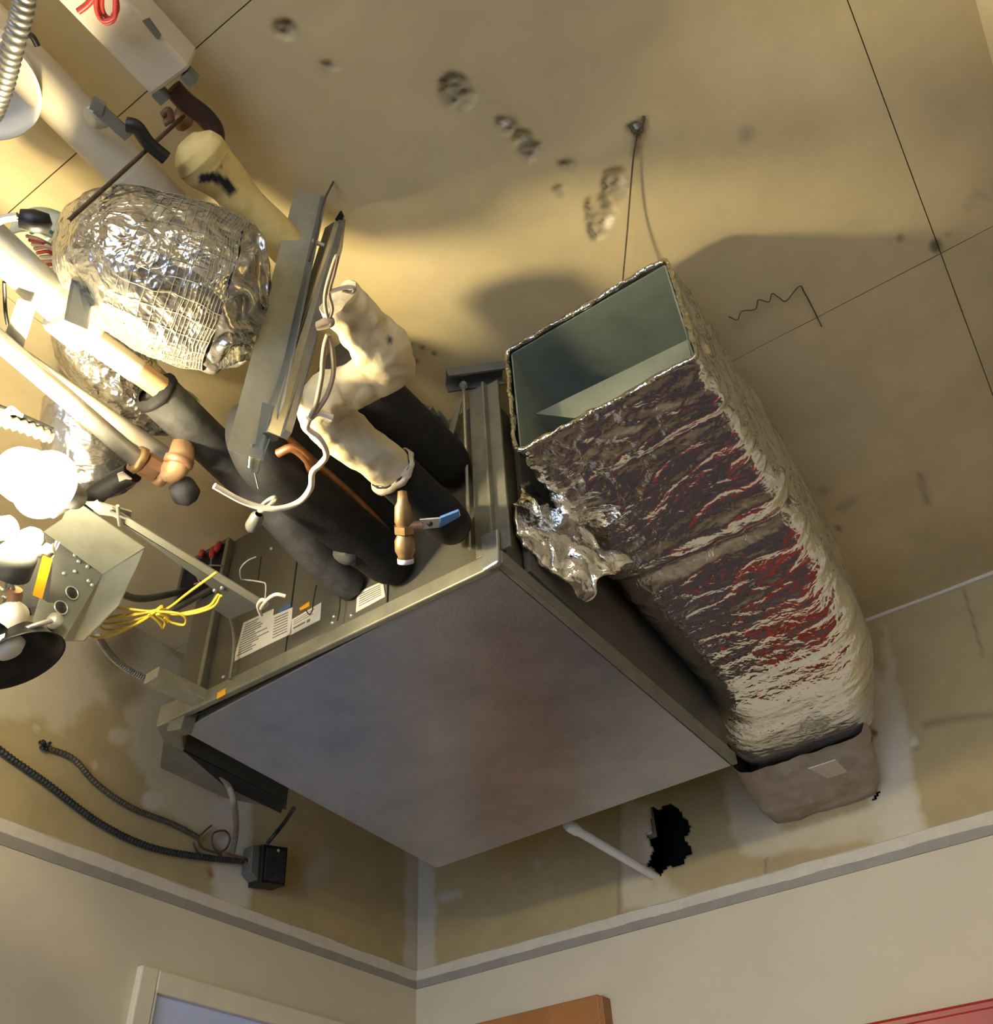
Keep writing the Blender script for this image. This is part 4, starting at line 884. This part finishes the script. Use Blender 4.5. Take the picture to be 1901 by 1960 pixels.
for pts in (((20, 1090), (10, 1120), (18, 1140), (5, 1150)), ((30, 1085), (22, 1115), (8, 1130), (-8, 1120)), ((12, 1095), (26, 1128), (22, 1150), (4, 1142))):
    MB().tube(smooth_path([P(*q, .90) for q in pts], 6), .0028, 8).build('lead', 'wire_grey', lw)
shake(MB().tube(smooth_path([P(30, 1130, .90), P(25, 1155, .89), P(10, 1175, .88), P(-10, 1185, .88)], 6), .011, 10), .003, 50).build('brown_sleeve', 'bronze', lw)
# black clamp lamp
cl2 = thing('clamp_lamp', 'black bowl-shaped clamp lamp, unlit, at the left edge', 'lamp', P(30, 1250, .85))
bc = P(12, 1215, .86); axl = (P(40, 1300, .80)-bc).normalized()
MB().lathe(bc, (.35, .5, -.9), [(.012, -.012), (.03, -.006), (.052, .018), (.064, .045), (.070, .052), (.066, .050), (.055, .024), (.03, .0), (.0, -.004)], 40).build('reflector', 'black_metal', cl2)
MB().tube(smooth_path([P(-10, 1217, .84), P(35, 1208, .84), P(70, 1196, .85), P(98, 1188, .87)], 6), .0042, 10).build('arm', 'galv_bright', cl2)
MB().lathe(P(12, 1190, .86), (.2, .3, 1), [(.026, -.02), (.028, 0), (.018, .03), (0, .032)], 20).build('lamp_neck', 'white_plastic', cl2)
MB().lathe(P(14, 1240, .815), (.35, .5, -.9), [(0, .012), (.018, .010), (.026, 0), (.022, -.012)], 24).build('unlit_bulb', 'pvc', cl2)
# round wire box
jb = thing('wire_box', 'round metal box packed with red and white wires at the left', 'junction box', P(92, 470, 1.28))
MB().lathe(P(92, 468, 1.32), (-.2, .1, -1), [(0, -.03), (.05, -.028), (.056, -.01), (.056, .03), (.052, .03), (.050, -.008), (0, -.02)], 36).build('box_shell', 'clear_jar', jb)
for k in range(9):
    a = (52+k*5, 452+k*8); b = (100+k*5+random.uniform(-6, 6), 470+k*7)
    MB().tube(smooth_path([P(*a, 1.29), P((a[0]+b[0])/2, (a[1]+b[1])/2-6+random.uniform(-5, 5), 1.2751), P(*b, 1.2851)], 5), .003, 8).build('lead', ('wire_pink', 'wire_red', 'cord_white')[k % 3], jb)
MB().tube(smooth_path([P(60, 446, 1.28), P(80, 436, 1.27), P(108, 450, 1.28)], 6), .003, 8).build('lead', 'wire_green', jb)
MB().lathe(P(105, 492, 1.28), P(140, 506, 1.28)-P(105, 492, 1.28), [(0, 0), (.009, .001), (.011, .015), (.008, .026), (0, .027)], 12).build('wire_nut', 'orange_tag', jb)
ww = thing('white_wire_pair', 'pair of white wires entering a dark plug above the wide pale pipe', 'wire', P(20, 430, 1.14))
for dz_ in (0, 5): MB().tube(smooth_path([P(-20, 430+dz_, 1.13), P(8, 416+dz_, 1.13), P(34, 412+dz_, 1.13)], 5), .004, 8).build('wire', 'cord_white', ww)
shake(MB().lathe(P(36, 420, 1.13), (.4, .5, .1), [(0, 0), (.012, .002), (.016, .02), (.012, .036), (0, .04)], 14), .003, 60).build('plug', 'black_metal', ww)
# metal strap bracket and strip by the coupling
tag(MB().prism([P(34, 570, 1.16), P(66, 580, 1.16), P(38, 672, 1.14), P(4, 652, 1.14)], (0, .004, 0)).build('strap_bracket', 'galv_bright', bevel=.001), 'shiny flat strap bracket between the two metal pipes at the left edge', 'bracket')
tag(MB().prism([P(140, 515, 1.16), P(178, 540, 1.16), P(165, 630, 1.09), P(122, 612, 1.09)], (0, .003, 0)).build('bent_plate', 'galv', bevel=.001), 'bent galvanised plate standing at the pipe coupling', 'plate')
# flexible conduits
tag(conduit(MB(), [P(52, -30, 1.18), P(40, 30, 1.18), P(24, 90, 1.18), P(6, 160, 1.19), P(-16, 220, 1.20)], .0125, .0085, 14, .09).build('flexible_conduit', 'steel'), 'ribbed flexible metal conduit at the top left corner', 'conduit')
tag(conduit(MB(), [P(-20, 800, 1.10), P(40, 815, 1.10), P(98, 838, 1.11)], .010, .009, 12, .22).build('flexible_conduit', 'rail_metal'), 'short ribbed conduit left of the dull foil pipe stub', 'conduit')
tag(conduit(MB(), [P(186, 1218, 1.04), P(215, 1258, 1.05), P(250, 1285, 1.05), P(292, 1305, 1.05)], .006, .005, 10, .22).build('flexible_conduit', 'steel'), 'thin ribbed conduit curving to the unit support stub', 'conduit')
tag(conduit(MB(), [P(215, 1128, 1.07), P(270, 1146, 1.15), PY(352, 1132, 1.036)], .006, .006, 10, .25).build('flexible_conduit', 'galv_dark'), 'dark ribbed conduit behind the yellow wire bundle', 'conduit')
tag(MB().tube(smooth_path([P(-10, 778, 1.12), P(40, 798, 1.12), P(100, 825, 1.12)], 5), .006, 8).build('black_cable', 'wire_black'), 'dark cable running above the short ribbed conduit', 'cable')
wt = MB()
for pts in (((-10, 790), (12, 786), (22, 780), (40, 795)), ((0, 800), (16, 792), (28, 790), (44, 796))): wt.tube(smooth_path([P(*q, 1.08) for q in pts], 5), .003, 8)
tag(wt.build('zip_tie', 'cord_white'), 'white tie loop around the cable at the left edge', 'tie')
tag(MB().tube(smooth_path([P(8, 540, 1.18), P(10, 590, 1.18), P(14, 620, 1.18)], 5), .003, 8).build('drop_wire', 'wire_black'), 'short black wire hanging left of the strap bracket', 'wire')
# white bell-shaped shade at the left edge
ws = thing('bell_shade', 'white bell-shaped lamp shade at the left edge under the ceiling', 'lamp shade', P(-40, 150, 1.36))
MB().lathe(P(-42, 140, 1.40), (.0, .15, -1), [(.03, -.06), (.06, -.05), (.075, -.02), (.082, .012), (.088, .03), (.086, .031), (.078, .012), (.07, -.018), (.05, -.045), (0, -.052)], 48).build('shade', 'white_plastic', ws)
MB().lathe(P(-42, 140, 1.46), (0, 0, 1), [(.02, 0), (.02, .08), (0, .08)], 20).build('neck', 'white_plastic', ws)

# ================================================================== THINGS ON THE WALLS
tag(conduit(MB(), [PX(-40, 1395, XL+.012), PX(0, 1436, XL+.012), PX(90, 1500, XL+.012), PX(190, 1575, XL+.012), PX(290, 1622, XL+.012), PX(400, 1642, XL+.014), PX(490, 1650, XL+.02)], .0078, .009, 12, .16).build('armoured_cable', 'cable_dark'), 'long dark armoured cable along the left wall into the black box', 'cable')
ca = thing('armoured_cable', 'brownish armoured cable with a frayed free end on the left wall', 'cable', PX(230, 1520, XL+.01))
conduit(MB(), [PX(86, 1430, XL+.010), PX(140, 1452, XL+.010), PX(185, 1500, XL+.010), PX(250, 1545, XL+.010), PX(330, 1577, XL+.010), PX(378, 1602, XL+.010)], .0068, .008, 12, .14).build('cable_run', 'cable_armour', ca)
fe = MB()
for q in ((76, 1420), (82, 1418), (96, 1422), (90, 1432), (78, 1430)): fe.tube(smooth_path([PX(88, 1432, XL+.011), PX((88+q[0])/2, q[1]+3, XL+.02), PX(*q, XL+.013)], 4), .004, 6)
fe.build('frayed_end', 'wire_black', ca)
ll = thing('wire_loops', 'rusty loops of bare wire beside the black wall box', 'wire', PX(415, 1625, XL+.01))
for pts in (((375, 1600), (385, 1620), (400, 1628), (425, 1635)), ((425, 1640), (408, 1620), (408, 1596), (430, 1590), (440, 1605), (432, 1625), (415, 1632)), ((378, 1605), (395, 1588), (405, 1580)), ((370, 1612), (378, 1630), (400, 1640), (430, 1640))):
    MB().tube(smooth_path([PX(*q, XL+.012) for q in pts], 6), .0028, 8).build('wire_loop', 'rust_wire', ll)
shake(MB().tube(smooth_path([PX(425, 1638, XL+.012), PX(450, 1642, XL+.014), PX(490, 1665, XL+.02)], 5), .009, 10), .003, 50).build('rusty_sleeve', 'bronze', ll)
bx = thing('wall_box', 'black electrical box on the left wall where the cables end', 'electrical box', PX(515, 1655, XL))
cA = [PX(*q, XL+.055) for q in ((505, 1615), (552, 1622), (546, 1696), (500, 1690))]
MB().prism(cA, (-.052, 0, 0)).build('box_body', 'black_metal', bx, bevel=.003)
MB().prism([c+Vector((.003, 0, 0)) for c in [PX(*q, XL+.055) for q in ((510, 1622), (548, 1628), (542, 1690), (505, 1684))]], (-.003, 0, 0)).build('cover', 'cable_dark', bx, bevel=.001)
MB().prism([PX(*q, XL+.04) for q in ((484, 1618), (506, 1616), (500, 1692), (480, 1668))], (-.036, 0, 0)).build('side_box', 'galv_dark', bx, bevel=.002)
MB().lathe(PX(533, 1628, XL+.058), (1, 0, 0), [(0, .004), (.004, .003), (.005, 0)], 8).build('screw', 'galv', bx)
tag(MB().tube(smooth_path([P(420, 1480, ZB+.01), P(438, 1505, ZB-.0), P(449, 1545, ZB-.03), PX(452, 1590, XL+.12), PX(446, 1630, XL+.03)], 8), .0075, 10).build('drop_cable', 'wire_grey'), 'grey cable looping down from the unit side track to the wire loops', 'cable')
tag(MB().tube(smooth_path([P(562, 1548, ZB+.02), PX(540, 1580, XL+.12), PX(512, 1614, XL+.05)], 6), .006, 10).build('drop_cable', 'wire_black'), 'short black cable from under the unit to the black wall box', 'cable')
# white drain pipe into the ragged hole
dr = thing('drain_pipe', 'white plastic drain pipe slanting from the unit into the ragged wall hole', 'pipe', PY(1180, 1632, 2.3))
da, db_ = P(1085, 1578, ZB+.03), PY(1262, 1682, YB+.03)
MB().tube([da, db_], .0125, 20).build('pipe_run', 'pvc', dr); MB().tube([da.lerp(db_, .03), da.lerp(db_, .10)], .0155, 20).build('coupling', 'pvc', dr)
tag(shake(MB().box(-1.112, -1.085, YB+.01, YB+.05, 1.14, 1.30), .006, 40).build('broken_plaster', 'plaster_bead', bevel=.002), 'chunk of pale broken plaster in the ragged wall hole', 'plaster')
# hanger wire from the ceiling to the duct
hw = thing('duct_wire', 'thin dark wire hanging from a ceiling hook down to the open duct', 'wire', P(1190, 590, 1.48))
MB().tube(smooth_path([P(1222, 250, ZC), P(1214, 290, ZC-.01), P(1208, 350, 1.545), P(1200, 450, 1.53), P(1187, 592, 1.49)], 6), .0016, 6).build('wire_run', 'rust_wire', hw)
shake(MB().lathe(P(1220, 245, ZC), (0, 0, -1), [(0, .012), (.007, .01), (.012, 0)], 12), .004, 60).build('hook', 'galv_dark', hw)
MB().tube(smooth_path([P(1205, 238, ZC-.006), P(1215, 252, ZC-.012), P(1228, 240, ZC-.006), P(1232, 222, ZC-.003)], 5), .003, 6).build('hook_eye', 'rust_wire', hw)
sq2 = MB().tube(smooth_path([P(1395, 606, ZC-.006), P(1412, 612, ZC-.012), P(1420, 596, ZC-.008), P(1446, 592, ZC-.006), P(1452, 574, ZC-.008), P(1472, 578, ZC-.01), P(1478, 562, ZC-.006), P(1492, 570, ZC-.015), P(1505, 576, ZC-.012), P(1530, 548, ZC-.008), P(1540, 560, ZC-.006), P(1556, 590, ZC-.006), P(1573, 625, ZC-.006)], 6), .0013, 6)
tag(sq2.build('curly_wire', 'rust_wire'), 'thin curly wire clinging to the ceiling right of the duct opening', 'wire')
